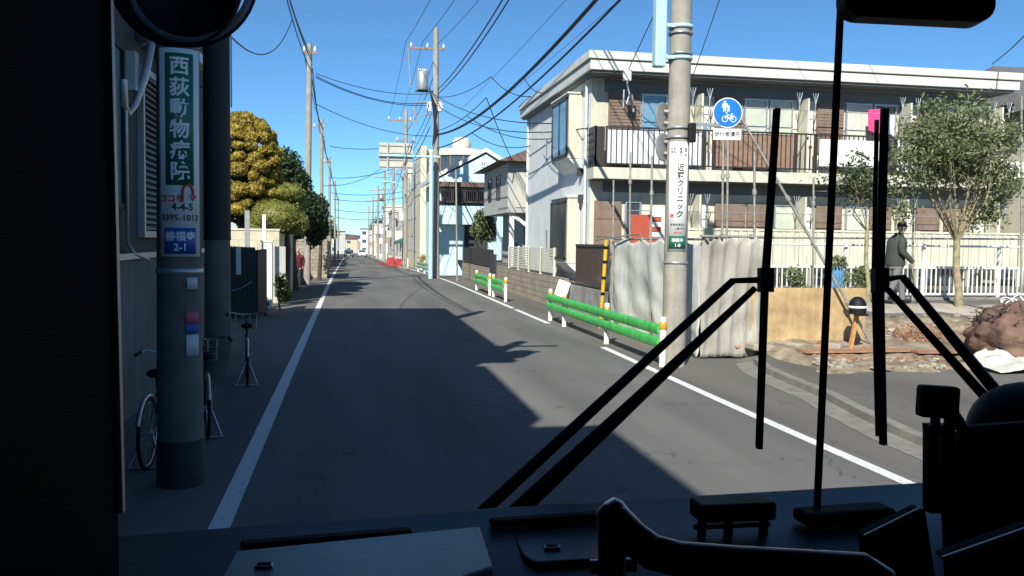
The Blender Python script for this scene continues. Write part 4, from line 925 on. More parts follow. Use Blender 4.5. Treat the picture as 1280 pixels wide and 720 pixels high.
# ---- spreading evergreen on the right, over the white fence
def fan_tree(base, label, crown_c, crown_r, nl, seed, lsize=.075, fork=None, trunk=.12, nb=11, m='leaf', lower=None):
    rnd = random.Random(seed); t = thing('broadleaf_tree', base, label, 'tree'); base = Vector(base); fork = Vector(fork)
    tb = MB(); tb.tube([base-Vector((0,0,.15)), base.lerp(fork,.25)+Vector((.01,0,0)), base.lerp(fork,.6)+Vector((-.04,0,0)), fork], [trunk*1.35, trunk, trunk*.92, trunk*.85], 12)
    tr = tb.build('trunk', 'bark', t)
    C_ = Vector(crown_c); Rr = Vector(crown_r); tips = []; bb = MB()
    for i in range(nb):
        an = 2*PI*i/nb + rnd.uniform(-.2,.2); el = rnd.uniform(.45,.97)
        d = Vector((math.cos(an)*math.sqrt(1-el*el*.8), math.sin(an)*math.sqrt(1-el*el*.8)*.8, el-.25))
        tgt = C_ + Vector((d.x*Rr.x, d.y*Rr.y, d.z*Rr.z))*.92
        m1 = fork.lerp(tgt, .4) + Vector((math.cos(an)*.22, math.sin(an)*.15, rnd.uniform(-.12,.05)))
        m2 = fork.lerp(tgt, .72) + Vector((rnd.uniform(-.15,.15), rnd.uniform(-.15,.15), .06))
        r0 = trunk*rnd.uniform(.22,.4)
        bb.tube([fork-Vector((0,0,.08)), m1, m2, tgt], [r0, r0*.75, r0*.5, r0*.2], 7)
        for k in range(6):
            f = rnd.uniform(.25,1); s0 = (m1.lerp(m2, f*1.3-.3) if f < 1 else m2) if f > .3 else fork.lerp(m1,.8)
            q = C_ + Vector((rnd.uniform(-1,1)*Rr.x, rnd.uniform(-1,1)*Rr.y, rnd.uniform(-.75,1)*Rr.z))
            dd = (q-s0); 
            if dd.length > 1.1: dd = dd.normalized()*rnd.uniform(.6,1.1)
            e = s0+dd; mm = s0.lerp(e,.5)+Vector((rnd.uniform(-.1,.1),rnd.uniform(-.1,.1),rnd.uniform(-.02,.12)))
            bb.tube([s0, mm, e], [r0*.32, r0*.22, r0*.1], 5, False); tips.append(e)
            for g in range(3):
                e2 = e+Vector((rnd.gauss(0,.22),rnd.gauss(0,.22),rnd.gauss(.05,.18))); bb.tube([mm.lerp(e,.5), e2], [.008,.004], 4, False); tips.append(e2)
        tips.append(tgt)
    bb.build('limbs', 'bark', tr)
    cb = MB(); pts = []
    # clumps of leaves, most of them in the outer shell and the top
    for i in range(70):
        an = rnd.uniform(0, 2*PI); ze = rnd.uniform(-.55, 1.0)
        rr = math.sqrt(max(0.05, 1-ze*ze))*rnd.uniform(.62,1.0); 
        c = C_ + Vector((math.cos(an)*rr*Rr.x, math.sin(an)*rr*Rr.y, ze*Rr.z*rnd.uniform(.8,1)))
        tips.append(c)
    cl = [p for p in tips if p.z > C_.z-.35*Rr.z or (abs(p.x-C_.x) > .55*Rr.x and p.z > C_.z-.8*Rr.z)]
    if lower: cl += [Vector(p) for p in lower for _ in range(5)]
    for i in range(nl):
        c = rnd.choice(cl); pts.append(c+Vector((rnd.gauss(0,.15), rnd.gauss(0,.15), rnd.gauss(0,.13))))
    leaves(cb, pts, lsize, rnd, .4, .42)
    cb.build('crown', m, t)
    return t
Yr = 17.9
fb = AY(1199, 384, Yr); fk = AY(1196, 300, Yr); cc = AY(1192, 196, Yr); s = fb.y/ (ray(1200,300).y) / FPX
sR = (Yr/ray(1192,196).y)/FPX
fan_tree((fb.x, Yr, lotz(fb.x,Yr)), 'broadleaf evergreen tree with fanning bare lower limbs beside the white fence', tuple(cc), (79*sR, 70*sR, 78*sR), 14500, 8, .055, tuple(fk), .085, 13, 'leaf', [tuple(AY(1225,262,Yr)), tuple(AY(1240,255,Yr)), tuple(AY(1215,275,Yr)), tuple(AY(1130,262,Yr)), tuple(AY(1240,270,Yr))])
Y2 = 18.2
cc = AY(1078,238,Y2); fk = AY(1084,285,Y2); s2 = (Y2/ray(1078,238).y)/FPX
fan_tree((AY(1086,360,Y2).x, Y2, lotz(12,Y2)), 'small dark leaved tree behind the blue tarpaulin, left of the walking man', tuple(cc), (27*s2,24*s2,22*s2), 1500, 9, .055, tuple(fk), .05, 6, 'leafdark', [tuple(AY(1070,202,Y2)), tuple(AY(1060,210,Y2)), tuple(AY(1078,200,Y2))])
for i, (px, py, lab) in enumerate([(993,345,'small leafy plant behind the plywood, left of centre bar'),(1046,330,'small leafy plant above the blue tarpaulin'),(1078,345,'leafy shrub behind the plywood, right of the blue tarpaulin')]):
    p = AY(px, py, 18.4); leafy_tree('garden_plant', (p.x, 18.4, lotz(0,18.4)), lab, [((p.x,18.4,p.z),(.26,.22,.22)), ((p.x+.1,18.4,p.z-.3),(.24,.22,.3))], 600, .045, 'leaf', .02, 'plants behind the plywood', 60+i, 'plant', 0, 'bark')

# ================================================================== FENCE (white pickets)
Yf = 19.0; x0, x1 = AY(940,340,Yf).x, 24.0; zf0 = lotz(0,Yf); 
wf = thing('picket_fence', (x0, Yf, zf0), 'white metal picket fence running behind the tree and man', 'fence')
q = MB(); zt = AY(1130,307,Yf).z
q.tube([(x0,Yf,zt),(x1,Yf,zt)], .026, 8); q.build('top_rail', 'white', wf)
q = MB(); zp = AY(1130,334,Yf).z; q.box(x0,x1,Yf-.02,Yf+.02,zp-.03,zp+.03); q.box(x0,x1,Yf-.02,Yf+.02,zf0+.10,zf0+.15); q.build('cross_rail', 'white', wf)
q = MB(); i = 0
while x0+i*.125 < x1: q.box(x0+i*.125-.013, x0+i*.125+.013, Yf-.012, Yf+.012, zf0+.15, zp-.03); i += 1
q.build('picket', 'white', wf)
i = 0
while x0+.3+i*2.05 < x1:
    q = MB(); xx = x0+.3+i*2.05; q.box(xx-.035, xx+.035, Yf-.035, Yf+.035, zf0-.05, zt+.05); q.build('post', 'white', wf, bevel=.006); i += 1
q = MB(); q.box(8.2, 24, 18.75, 18.9, .6, zf0+.06); tag(q.build('kerb', 'kerb', bevel=.01), kind='structure')
# scaffold pipes
def pipe(p0, p1, r, label, m='steel', grp='scaffold pipes on the lot', clamps=()):
    t = thing('scaffold_pipe', tuple(p0), label, 'pipe', grp)
    q = MB(); q.tube([p0, p1], r, 10); q.build('tube', m, t)
    for f in clamps:
        c = Vector(p0).lerp(Vector(p1), f); d = (Vector(p1)-Vector(p0)).normalized(); q = MB(); q.tube([c-d*.05, c+d*.05], r*1.9, 8); q.build('clamp', 'steel', t)
pipe(AY(925,145,15.9), AY(1094,438,15.3), .028, 'long diagonal scaffold pipe braced across the plywood board', clamps=(.35,.8))
for px, pt, pb, Y, lab in ((943,190,436,15.75,'upright scaffold pipe at the left edge of the plywood'),(1017,222,362,18.5,'upright scaffold pipe behind the plywood, near the windscreen divider'),
    (904,176,300,17.6,'upright pipe just left of the round blue sign'),(910,176,300,17.9,'upright pipe directly below the round blue sign'),(1143,170,305,18.6,'slim upright pipe right of the walking man'),
    (788,190,302,20.2,'upright pipe rising over the white sheet, second from left'),(767,225,304,21.2,'short upright pipe over the left end of white sheet'),(815,195,300,18.6,'upright pipe just left of the clinic pole'),(1277,120,380,18.0,'upright pipe at the right edge by the debris')):
    base = AY(px, pb, Y); pipe((base.x, Y, max(0.0, lotz(8,Y)-.1) if px not in (815,) else .05), AY(px,pt,Y), .024, lab, clamps=(.8,))
pipe((6.62, 15.6, 2.27), (6.62, 21.9, 2.27), .024, 'horizontal pipe carrying the white sheet along the sidewalk', clamps=(.2,.6))
pipe((6.5, 15.68, 2.33), (8.0, 15.68, 2.33), .024, 'horizontal pipe carrying the dusty grey sheet', clamps=(.3,.7))
pipe(AY(940,297,18.7), AY(1279,299,18.7), .022, 'long horizontal pipe above the white picket fence')
pipe(AY(745,300,22), AY(800,292,19.5), .02, 'slanting pipe over the left end of white sheet')
# draped sheets
def sheet(name, label, p0, p1, z0, z1, m, amp, folds, seed, outward, skew=0.0):
    rnd = random.Random(seed); nu, nv = 60, 26; b = MB(); vs = []; p0 = Vector(p0); p1 = Vector(p1); o_ = Vector(outward)
    ph = [rnd.uniform(0,6) for _ in range(4)]
    for s_ in (0, 1):
        for j in range(nv+1):
            v = j/nv
            for i in range(nu+1):
                u_ = i/nu; k = amp*(.35+.65*v)
                uw = u_+.10*mnoise.noise(Vector((u_*3, v*1.5, seed+7))); d = k*(.45*math.sin(uw*folds*2*PI+ph[0]+v*1.1) + 1.5*mnoise.noise(Vector((uw*folds*1.7+skew*v*2, v*1.5, seed))) + .7*mnoise.noise(Vector((uw*folds*4+v*4, v*4, seed))) + .25*mnoise.noise(Vector((u_*24+v*5, v*16, seed))))
                sag = -.13*abs(math.sin(u_*5*PI+ph[2]))*(1-v); d += amp*.5*abs(math.sin(u_*5*PI+ph[2]+v*1.5))**3
                zt_ = z1 + sag; zb = z0 + .05*mnoise.noise(Vector((u_*6, 0, seed+1)))
                p = p0.lerp(p1, u_) + o_*(d+.012*s_); vs.append((p.x, p.y, zt_+(zb-zt_)*v))
    W_ = nu+1; N_ = (nv+1)*W_
    f = [(j*W_+i, j*W_+i+1, (j+1)*W_+i+1, (j+1)*W_+i) for j in range(nv) for i in range(nu)]
    f2 = [tuple(N_+a for a in reversed(q)) for q in f]
    e = [(i, N_+i, N_+i+1, i+1) for i in range(nu)] + [(nv*W_+i, nv*W_+i+1, N_+nv*W_+i+1, N_+nv*W_+i) for i in range(nu)]
    e += [(j*W_, (j+1)*W_, N_+(j+1)*W_, N_+j*W_) for j in range(nv)] + [(j*W_+nu, N_+j*W_+nu, N_+(j+1)*W_+nu, (j+1)*W_+nu) for j in range(nv)]
    b.add(vs, f+f2+e, True)
    return tag(b.build(name, m), label, 'sheet')
sheet('tarpaulin', 'white tarpaulin hung along the sidewalk left of the clinic pole', (6.60,15.75,0), (6.60,21.9,0), .02, 2.30, 'sheet', .085, 2.8, 2, (-1,0,0), .6)
sheet('tarpaulin', 'dusty grey tarpaulin hung between clinic pole and plywood board', (6.56,15.72,0), (7.85,15.66,0), .04, 2.36, 'sheetgrey', .08, .55, 6, (0,-1,0), .8)
p = AY(1046,345,17.9)
sheet('tarpaulin', 'small blue tarpaulin hung on the white picket fence', (p.x-.2,17.9,0), (p.x+.16,17.9,0), AY(1046,362,17.9).z, AY(1046,332,17.9).z, 'bluesheet', .03, 1.2, 9, (0,-1,0))
# plywood and its frame
Yp = 15.65
a, c_ = AY(937,436,Yp), AY(1083,360,Yp)
pb = thing('plywood_hoarding', (a.x, Yp, a.z), 'sunlit plywood board hoarding behind the diagonal scaffold pipe', 'board')
q = MB(); q.box(a.x, c_.x, Yp, Yp+.015, a.z+.06, c_.z); q.build('plywood_sheet', 'ply', pb)
q = MB(); q.box(a.x-.3, c_.x+.1, Yp-.05, Yp-.004, a.z+.03, a.z+.075); q.build('bottom_batten', 'stake', pb)
q = MB(); q.box(a.x+.1, a.x+.16, Yp+.02, Yp+.08, .1, c_.z-.05); q.box(c_.x-.2, c_.x-.14, Yp+.02, Yp+.08, .2, c_.z-.05); q.build('stud', 'stake', pb)
q = MB(); zz = lotz(9,15.0)
q.obox((9.2, 14.75, zz+.13), (2.2,.30,.035), Matrix.Rotation(.03,3,'Z')); tag(q.build('plank', 'plank'), 'reddish plank lying before the plywood board, left one', 'plank', 'planks before the plywood')
q = MB(); q.obox((11.2, 14.45, zz+.13), (1.9,.26,.035), Matrix.Rotation(-.06,3,'Z')); tag(q.build('plank', 'plank'), 'reddish plank lying before the plywood board, right one', 'plank', 'planks before the plywood')
for i, (px, py, lab) in enumerate([(950,448,'broken concrete lump under the left corner of plywood'),(1000,446,'flat broken slab beneath the middle of plywood'),(1045,445,'broken slab beneath the right half of plywood')]):
    p = AY(px, py, 15.35); q = MB(); q.obox((p.x,15.35,lotz(p.x,15.35)+.08), (.55-.1*(i==0),.4,.13), Matrix.Rotation(.3*i,3,'Z')@Matrix.Rotation(.1,3,'Y')); tag(q.build('broken_slab', 'path', bevel=.03), lab, 'slab', 'broken slabs by the plywood')
# stake with helmet
p0, p1 = AY(1060,452,14.9), AY(1073,384,14.9)
q = MB(); q.beam((p0.x,p0.y,lotz(p0.x,14.9)-.05), p1, .07, .07, (0,1,0)); tag(q.build('wooden_stake', 'stake', bevel=.006), 'orange wooden stake holding up the helmet', 'stake')
hp = AY(1072,381,14.88)
hm = thing('safety_helmet', tuple(hp), 'black safety helmet with white band hung on the wooden stake', 'helmet')
q = MB(); q.lathe((hp.x,hp.y,hp.z-.07), [(.155,-.10),(.16,0),(.155,.09),(.12,.17),(.06,.215),(0,.225)], 18); q.build('shell', 'black', hm)
q = MB(); q.lathe((hp.x,hp.y,hp.z-.07), [(.163,.015),(.164,.05),(.161,.052)], 18); q.build('band', 'signwhite', hm)
q = MB(); q.prism([(hp.x-.14,hp.y-.13,hp.z-.17),(hp.x+.14,hp.y-.13,hp.z-.17),(hp.x+.09,hp.y-.24,hp.z-.19),(hp.x-.09,hp.y-.24,hp.z-.19)], (0,0,.012)); q.build('peak', 'black', hm)
# root ball, tarpaulin and cut branches at the right
p = AY(1272,422,14.0)
rbm = MB(); rnd = random.Random(5)
rbm.sphere((p.x, 14.0, p.z), (.84,.7,.60), 90, 60, .18)
vs = [Vector(v) for v in rbm.v]
rbm.v = [tuple(v+(v-Vector((p.x,14.0,p.z))).normalized()*(.10*mnoise.noise(v*2.5)+.07*abs(mnoise.noise(Vector((v.x*6,v.y*6,v.z*2.5))))+.04*mnoise.noise(v*15)+.02*mnoise.noise(v*36))) for v in vs]
rt = thing('debris_sack', (p.x,14.0,lotz(0,14)), 'large reddish brown debris sack topped with cut twigs at the right edge', 'sack')
rbm.build('bag', 'sack', rt)
q = MB()
for i in range(120):
    an = rnd.uniform(0,2*PI); el = rnd.uniform(.35,1.3); d = Vector((math.cos(an)*math.cos(el), math.sin(an)*math.cos(el), math.sin(el)))
    s0 = Vector((p.x+d.x*.8, 14.0+d.y*.62, p.z+d.z*.48)); e = s0+Vector((rnd.gauss(0,.22), rnd.gauss(0,.15), rnd.uniform(-.05,.22)))
    q.tube([s0, s0.lerp(e,.5)+Vector((rnd.gauss(0,.06),rnd.gauss(0,.06),.03)), e], [.018,.014,.006], 5)
q.build('twigs', 'barkdark', rt)
ws = MB(); p2 = AY(1262,462,13.2); nu, nv = 24, 14; vs = []
for j in range(nv+1):
    for i in range(nu+1):
        u_, v_ = i/nu, j/nv; x = p2.x-.5+1.5*u_; yy = 12.8+1.0*v_
        vs.append((x, yy, lotz(x,yy)+.06+.20*sstep(0,.35,min(u_,1-u_))*(.35+.65*v_)*(.7+.8*mnoise.noise(Vector((u_*4,v_*4,2)))+.4*mnoise.noise(Vector((u_*11,v_*11,2))))+.10*v_))
ws.add(vs, [(j*(nu+1)+i, j*(nu+1)+i+1, (j+1)*(nu+1)+i+1, (j+1)*(nu+1)+i) for j in range(nv) for i in range(nu)], True)
o = ws.build('ground_sheet', 'sheet'); so_ = o.modifiers.new('s','SOLIDIFY'); so_.thickness = .012
tag(o, 'crumpled white sheet on the ground before the debris sack', 'sheet')
cb_ = MB()
for k in range(4):
    c = AY(1262+6*k, 378, 14.6); pts = [(c.x+.17*math.cos(t*.5+k), 14.6+.1*math.sin(t*.5)+.04*k, c.z-.1+.16*math.sin(t*.5+k)+.01*t) for t in range(13)]
    cb_.tube(pts, .012, 6)
tag(cb_.build('coiled_hose', 'white'), 'loose white hose coil lying on top of the debris sack', 'hose')
hs = MB(); pts = [AY(px,py,Y)+Vector((0,0,.0)) for px,py,Y in ((1143,421,15.6),(1146,428,15.4),(1156,431,15.2),(1164,434,15.1),(1172,430,15.3))]
hs.tube([(q.x,q.y,lotz(q.x,q.y)+.10) for q in pts], .018, 6); tag(hs.build('white_hose', 'white'), 'short bent white hose lying on the dug soil', 'hose')

# ================================================================== RIGHT EDGE HOUSE
RH = thing('cream_side_house', (22, 24, .9), 'cream house with grey gabled roof beyond apartment right end', 'house')
q = MB(); q.box(22.0, 30, 25.5, 34, .8, 6.6); q.build('wall', 'cream', RH)
q = MB(); hiproof(q, 21.3, 30.6, 24.8, 34.6, 6.6, 2.4, 'x', 2.5); q.build('roof', 'greyroof', RH)
window(RH, 22.6, 23.7, 4.4, 5.6, 25.5, 'glass', 'alu'); window(RH, 22.6, 23.9, 1.5, 2.8, 25.5, 'curtain', 'alu')

# ================================================================== POLES AND SIGNS
def wrap(cx, cy, R, zc, face):
    """flat (u, v, w) -> on the surface of a pole of radius R facing direction angle face"""
    def f(u, v, w_):
        an = face + u/R; r = R + .004 + w_
        return Vector((cx + r*math.cos(an), cy + r*math.sin(an), zc+v))
    return f
def curved_plate(cx, cy, R, z0, z1, face, width, th=.008):
    b = MB(); n = 20; vs = []
    for rr in (R, R+th):
        for z in (z0, z1):
            for i in range(n+1):
                an = face - width/2/R + width/R*i/n; vs.append((cx+rr*math.cos(an), cy+rr*math.sin(an), z))
    k = n+1
    f = [(2*k+i, 2*k+i+1, 3*k+i+1, 3*k+i) for i in range(n)] + [(i+1, i, k+i, k+i+1) for i in range(n)]
    f += [(k+i, 3*k+i, 3*k+i+1, k+i+1) for i in range(n)] + [(i, i+1, 2*k+i+1, 2*k+i) for i in range(n)] + [(0, 2*k, 3*k, k), (n, k+n, 3*k+n, 2*k+n)]
    b.add(vs, f, True); return b
def pole(x, y, h, r, label, grp='concrete utility poles', m='conc', lean=(0,0)):
    z0 = zr(y); t = thing('utility_pole', (x,y,z0), label, 'utility pole', grp)
    q = MB(); q.tube([(x,y,z0-.1), (x+lean[0]*.5,y+lean[1]*.5,z0+h*.5), (x+lean[0],y+lean[1],z0+h)], [r, r*.86, r*.7], 24)
    q.build('shaft', m, t)
    return t
def bands(t, x, y, r, zs, m='alu', h=.05):
    for z in zs:
        q = MB(); q.lathe((x,y,z), [(r+.001,0),(r+.01,.0),(r+.01,h),(r+.001,h)], 24); q.build('band', m, t)
def face_to_cam(x, y): return math.atan2(-y, -x)

# nearest left pole, with the animal hospital sign
X1, Y1, R1 = -1.47, 8.15, .195
t = pole(X1, Y1, 9.2, .20, 'nearest left utility pole wearing the green hospital sign', m='conc_shaded')
for zc_, hw in ((8.7, .9), (7.9, .75)):
    q = MB(); q.box(X1-hw, X1+hw, Y1-.3, Y1-.2, zc_-.05, zc_+.05); q.build('crossarm', 'alu', t)
q = MB(); q.lathe((X1+.5, Y1-.1, 7.2), [(0,0),(.24,0),(.25,.6),(0,.65)], 16); q.build('transformer', 'alu', t)
q = MB(); q.lathe((X1,Y1,0), [(.204,0),(.204,.40),(.2,.41)], 24); q.build('base_sleeve', 'sleeve', t)
F1 = face_to_cam(X1, Y1)+.05
z_ = lambda py: AY(227, py, Y1).z
sg = thing('animal_hospital_sign', (X1, Y1-.2, z_(320)), 'vertical green and white animal hospital sign wrapped on nearest left pole', 'sign')
R = .2
pl = curved_plate(X1, Y1, R, z_(320), z_(66), F1, .35); pl.build('sign_panel', 'signwhite', sg)
R2 = R+.009
curved_plate(X1, Y1, R2, z_(233), z_(72), F1, .235, .003).build('green_field', 'signgreen', sg)
curved_plate(X1, Y1, R2, z_(317), z_(285), F1, .27, .003).build('blue_plate', 'blueblue', sg)
wp_ = lambda zc, rr=R2+.001: wrap(X1, Y1, rr, zc, F1)
hh = (z_(76)-z_(230))/6
for i, ch in enumerate('西荻動物病院'):
    text('lettering', ch, hh*.92, wp_(z_(76)-hh*(i+.5)), 'signwhite', sg, .004)
fl = lambda zc, du=0: (lambda f: (lambda u, v, w_: f(u+du, v, w_)))(wp_(zc, R2-.002))
text('lettering', 'ココを', .07, fl(z_(250), -.07), 'signred', sg, .002)
text('lettering', '4-4-5', .085, fl(z_(260), .02), 'ink', sg, .002)
text('lettering', '3395-1013', .075, fl(z_(273), .0), 'ink', sg, .001)
text('lettering', '善福寺', .085, wp_(z_(296)), 'signwhite', sg, .002)
text('lettering', '2-1', .085, wp_(z_(309)), 'signwhite', sg, .002)
q = MB(); f = wrap(X1, Y1, R2+.002, 0, F1); zc = z_(245)
arr = [f(.02+.0, zc-.05-0, 0), f(.02, zc+.04, 0), f(.035, zc+.075, 0), f(.065, zc+.09, 0), f(.095, zc+.075, 0), f(.108, zc+.04, 0), f(.108, zc-.0, 0)]
q.tube(arr, .012, 6); q.prism([tuple(f(.075, zc, .0)), tuple(f(.141, zc, .0)), tuple(f(.108, zc-.055, .0))], tuple(f(.1,0,.006)-f(.1,0,0)))
q.build('turn_arrow', 'signred', sg)
for lab, m_, a, c_, du, wd in (('white paper notice stuck near the top on nearest left pole','paper',360,346,.10,.1),('pink notice stuck on nearest left pole','noticepink',402,388,.09,.12),('blue notice stuck under the pink notice','noticeblue',414,403,.09,.12),('torn white notice stuck below the blue notice','paper',442,416,.09,.12)):
    curved_plate(X1, Y1, .2, z_(a), z_(c_), F1+.5, wd, .004).build('paper_notice', m_, None)
    tag(bpy.context.scene.collection.objects[-1], lab, 'notice', 'papers on the nearest left pole')
bands(t, X1, Y1, .19, (z_(342), 4.3))
# second left pole with black sleeve
X2, Y2_ = -2.03, 14.4
t2 = pole(X2, Y2_, 10.8, .205, 'second left utility pole with black upper sleeve, bicycles at its foot', m='conc_shaded')
q = MB(); q.lathe((X2,Y2_,0), [(.212,2.15),(.205,2.2),(.20,6.5),(.19,10.2)], 24); q.build('black_sleeve', 'sleeve', t2)
q = MB(); q.tube([(X2+.23,Y2_-.08,4.2),(X2+.23,Y2_-.08,5.3)], .012, 6); q.build('cable_guard', 'alu', t2)
for lab, za, zb in (('grey paper patch on second left pole, upper','a','b'),):
    pass
# third and further left poles
X3, Y3 = -1.98, 43.0
t3 = pole(X3, Y3, 11.3, .17, 'tall slim utility pole on left beyond the hedges', lean=(.12,0))
def crossarm(t, x, y, z, half=1.0, n=3, xo=0):
    q = MB(); q.box(x-half+xo, x+half*.3+xo, y-.05, y+.05, z-.05, z+.05); arm = q.build('crossarm', 'plank' , t)
    pts = []
    for i in range(n):
        xx = x-half+xo+.08+(1.3*half-.16)*i/(n-1); q = MB(); q.lathe((xx,y,z+.05), [(.03,0),(.075,.02),(.05,.08),(.08,.12),(.05,.18),(0,.3)], 10); q.build('insulator', 'porcelain', arm); pts.append(Vector((xx,y,z+.32)))
    return pts
crossarm(t3, X3, Y3, 10.9, .5, 2, .3)
LP = []
for i, (px, pb, ptop, lab) in enumerate([(407,333,190,'second slim left pole beyond the hedges'),(416,327,238,'third slim left pole down the street'),(421,324,265,'fourth left pole, farthest but one'),(424,321,282,'farthest left pole near the cars')]):
    p = G(px, pb, -.3-.5*i); y_ = p.y*(1.0); 
    y_ = [66, 92, 124, 160][i]; x_ = [-2.0,-2.0,-1.95,-1.95][i]; tt = pole(x_, y_, [11,11,11,11][i], .16, lab); crossarm(tt, x_, y_, zr(y_)+10.4, .6, 2); LP.append((x_, y_, zr(y_)+10.6))

# right clinic pole
XA, YA, RA = 5.70, 14.85, .2
tA = pole(XA, YA, 12.5, .215, 'near right utility pole carrying the clinic sign and round blue sign')
FA = face_to_cam(XA, YA)+.12
zA = lambda py: AY(845, py, YA-.2).z
cs = thing('clinic_sign', (XA, YA-.2, zA(314)), 'tall white clinic sign wrapped on the near right pole', 'sign')
curved_plate(XA, YA, .204, zA(314), zA(177), FA, .36).build('sign_panel', 'signwhite', cs)
curved_plate(XA, YA, .213, zA(311), zA(295), FA, .31, .003).build('address_plate', 'signgreend', cs)
wa = lambda zc, du=0, rr=.213: (lambda f: (lambda u, v, w_: f(u+du, v, w_)))(wrap(XA, YA, rr, zc, FA))
tz, bz = zA(205), zA(273); hh = (tz-bz)/7
for i, ch in enumerate('近藤クリニック'):
    if ch == 'ッ': text('lettering', ch, hh*.95, wa(tz-hh*(i+.42), .03), 'ink', cs, .003)
    else: text('lettering', ch, hh*.98, wa(tz-hh*(i+.5), .03), 'ink', cs, .003)
text('lettering', '内科 皮科'.replace(' ', '\n'), .06, wa(zA(188), -.10), 'ink', cs, 0, line=.9)
for i, (s1, du, m_) in enumerate((('内', -.10, 'ink'),('科', -.10, 'ink'))): pass
text('lettering', '胃\n腸\n科', .055, wa(zA(190), .03-.005), 'signgreen', cs, 0, line=.95)
text('lettering', '専\n門\n科', .055, wa(zA(190), .12), 'ink', cs, 0, line=.95)
text('lettering', '院', .07, wa(zA(270), -.11), 'signred', cs, .001)
text('lettering', '青梅街道沿い', .045, wa(zA(281), .0), 'ink', cs, 0)
text('lettering', '二階です', .045, wa(zA(286), .03), 'ink', cs, 0)
text('lettering', '電話予約', .035, wa(zA(291), .0), 'signred', cs, 0)
text('lettering', '善福寺', .07, wa(zA(300.5), 0, .216), 'signwhite', cs, .001)
text('lettering', '1-8', .08, wa(zA(306.8), 0, .216), 'signwhite', cs, .001)
bands(tA, XA, YA, .208, (zA(160), zA(172), zA(66), zA(40), zA(330)), 'alu', .04)
q = MB(); q.box(XA+.08, XA+.2, YA-.34, YA-.2, zA(178), zA(154)); q.build('clamp_box', 'black', tA, bevel=.02)
# round blue sign
sc_ = AY(909.5, 141, YA-.05); 
rs = thing('round_blue_sign', (sc_.x, sc_.y, sc_.z-.3), 'round blue pedestrian and bicycle sign bracketed off right pole', 'sign')
q = MB(); q.beam((XA+.15, YA-.05, AY(880,156,YA).z), (sc_.x, YA-.02, AY(880,156,YA).z), .03, .05); q.build('bracket', 'alu', rs)
fwd = Vector((-sc_.x*.35, -sc_.y, 0)).normalized(); rt_ = Vector((-fwd.y, fwd.x, 0)); 
def flat(c, off): return lambda u, v, w_: c + rt_*u + Vector((0,0,1))*v + fwd*(off+w_)
c0 = Vector(sc_); RS = .265
q = MB(); q.lathe(c0, [(0,-.004),(RS,-.004),(RS,.008),(0,.008)], 48, fwd, False); q.build('disc_rim', 'signwhite', rs)
q = MB(); q.lathe(c0, [(0,.0085),(RS*.94,.0085),(RS*.94,.011),(0,.011)], 48, fwd, False); q.build('disc_face', 'signblue', rs)
fl_ = flat(c0, .012)
q = MB(); E = fwd*.004
def fpoly(pts): q.prism([tuple(fl_(u,v,0)) for u, v in pts], tuple(E))
def fdisc(u, v, r, n=14): fpoly([(u+r*math.cos(2*PI*i/n), v+r*math.sin(2*PI*i/n)) for i in range(n)])
def fring(u, v, r, wd, n=20):
    for i in range(n):
        a0, a1 = 2*PI*i/n, 2*PI*(i+1)/n; fpoly([(u+(r-wd)*math.cos(a0), v+(r-wd)*math.sin(a0)), (u+r*math.cos(a0), v+r*math.sin(a0)), (u+r*math.cos(a1), v+r*math.sin(a1)), (u+(r-wd)*math.cos(a1), v+(r-wd)*math.sin(a1))])
def fline(u0, v0, u1, v1, wd):
    d = Vector((u1-u0, v1-v0)).normalized(); n_ = Vector((-d.y, d.x))*wd/2; fpoly([(u0+n_.x,v0+n_.y),(u1+n_.x,v1+n_.y),(u1-n_.x,v1-n_.y),(u0-n_.x,v0-n_.y)])
fdisc(-.055, .19, .022); fpoly([(-.085,.165),(-.025,.165),(-.03,.10),(-.08,.10)]); fline(-.09,.16,-.10,.09,.016); fline(-.02,.16,-.01,.10,.016)
fline(-.068,.10,-.075,.02,.02); fline(-.042,.10,-.038,.02,.02)
fdisc(.01, .115, .016); fpoly([(-.008,.095),(.03,.095),(.026,.06),(-.004,.06)]); fline(.003,.06,0,.02,.014); fline(.02,.06,.024,.02,.014)
q.build('pedestrian_symbol', 'signwhite', rs)
q = MB(); fring(-.05,-.11,.055,.012); fring(.10,-.11,.055,.012); fline(-.05,-.11,-.01,-.04,.011); fline(-.01,-.04,.07,-.045,.011); fline(.07,-.045,.10,-.11,.011); fline(.02,-.11,.07,-.045,.011); fline(-.01,-.04,.02,-.11,.011); fline(.02,-.11,.10,-.11,.011); fline(-.02,-.01,-.01,-.04,.011); fline(-.04,0,-.005,-.0,.012); fline(.055,-.02,.095,-.02,.014); fline(.075,-.045,.075,-.02,.01)
q.build('bicycle_symbol', 'signwhite', rs)
c1 = AY(909, 168, YA-.05); fp = flat(Vector(c1), .0)
q = MB(); q.prism([tuple(fp(u,v,0)) for u,v in ((-.25,-.10),(.25,-.10),(.25,.10),(-.25,.10))], tuple(fwd*.01)); q.build('supplementary_plate', 'signwhite', rs, bevel=.004)
text('lettering', '歩行者優先', .094, flat(Vector(c1), .013), 'ink', rs, .001, curved=False)
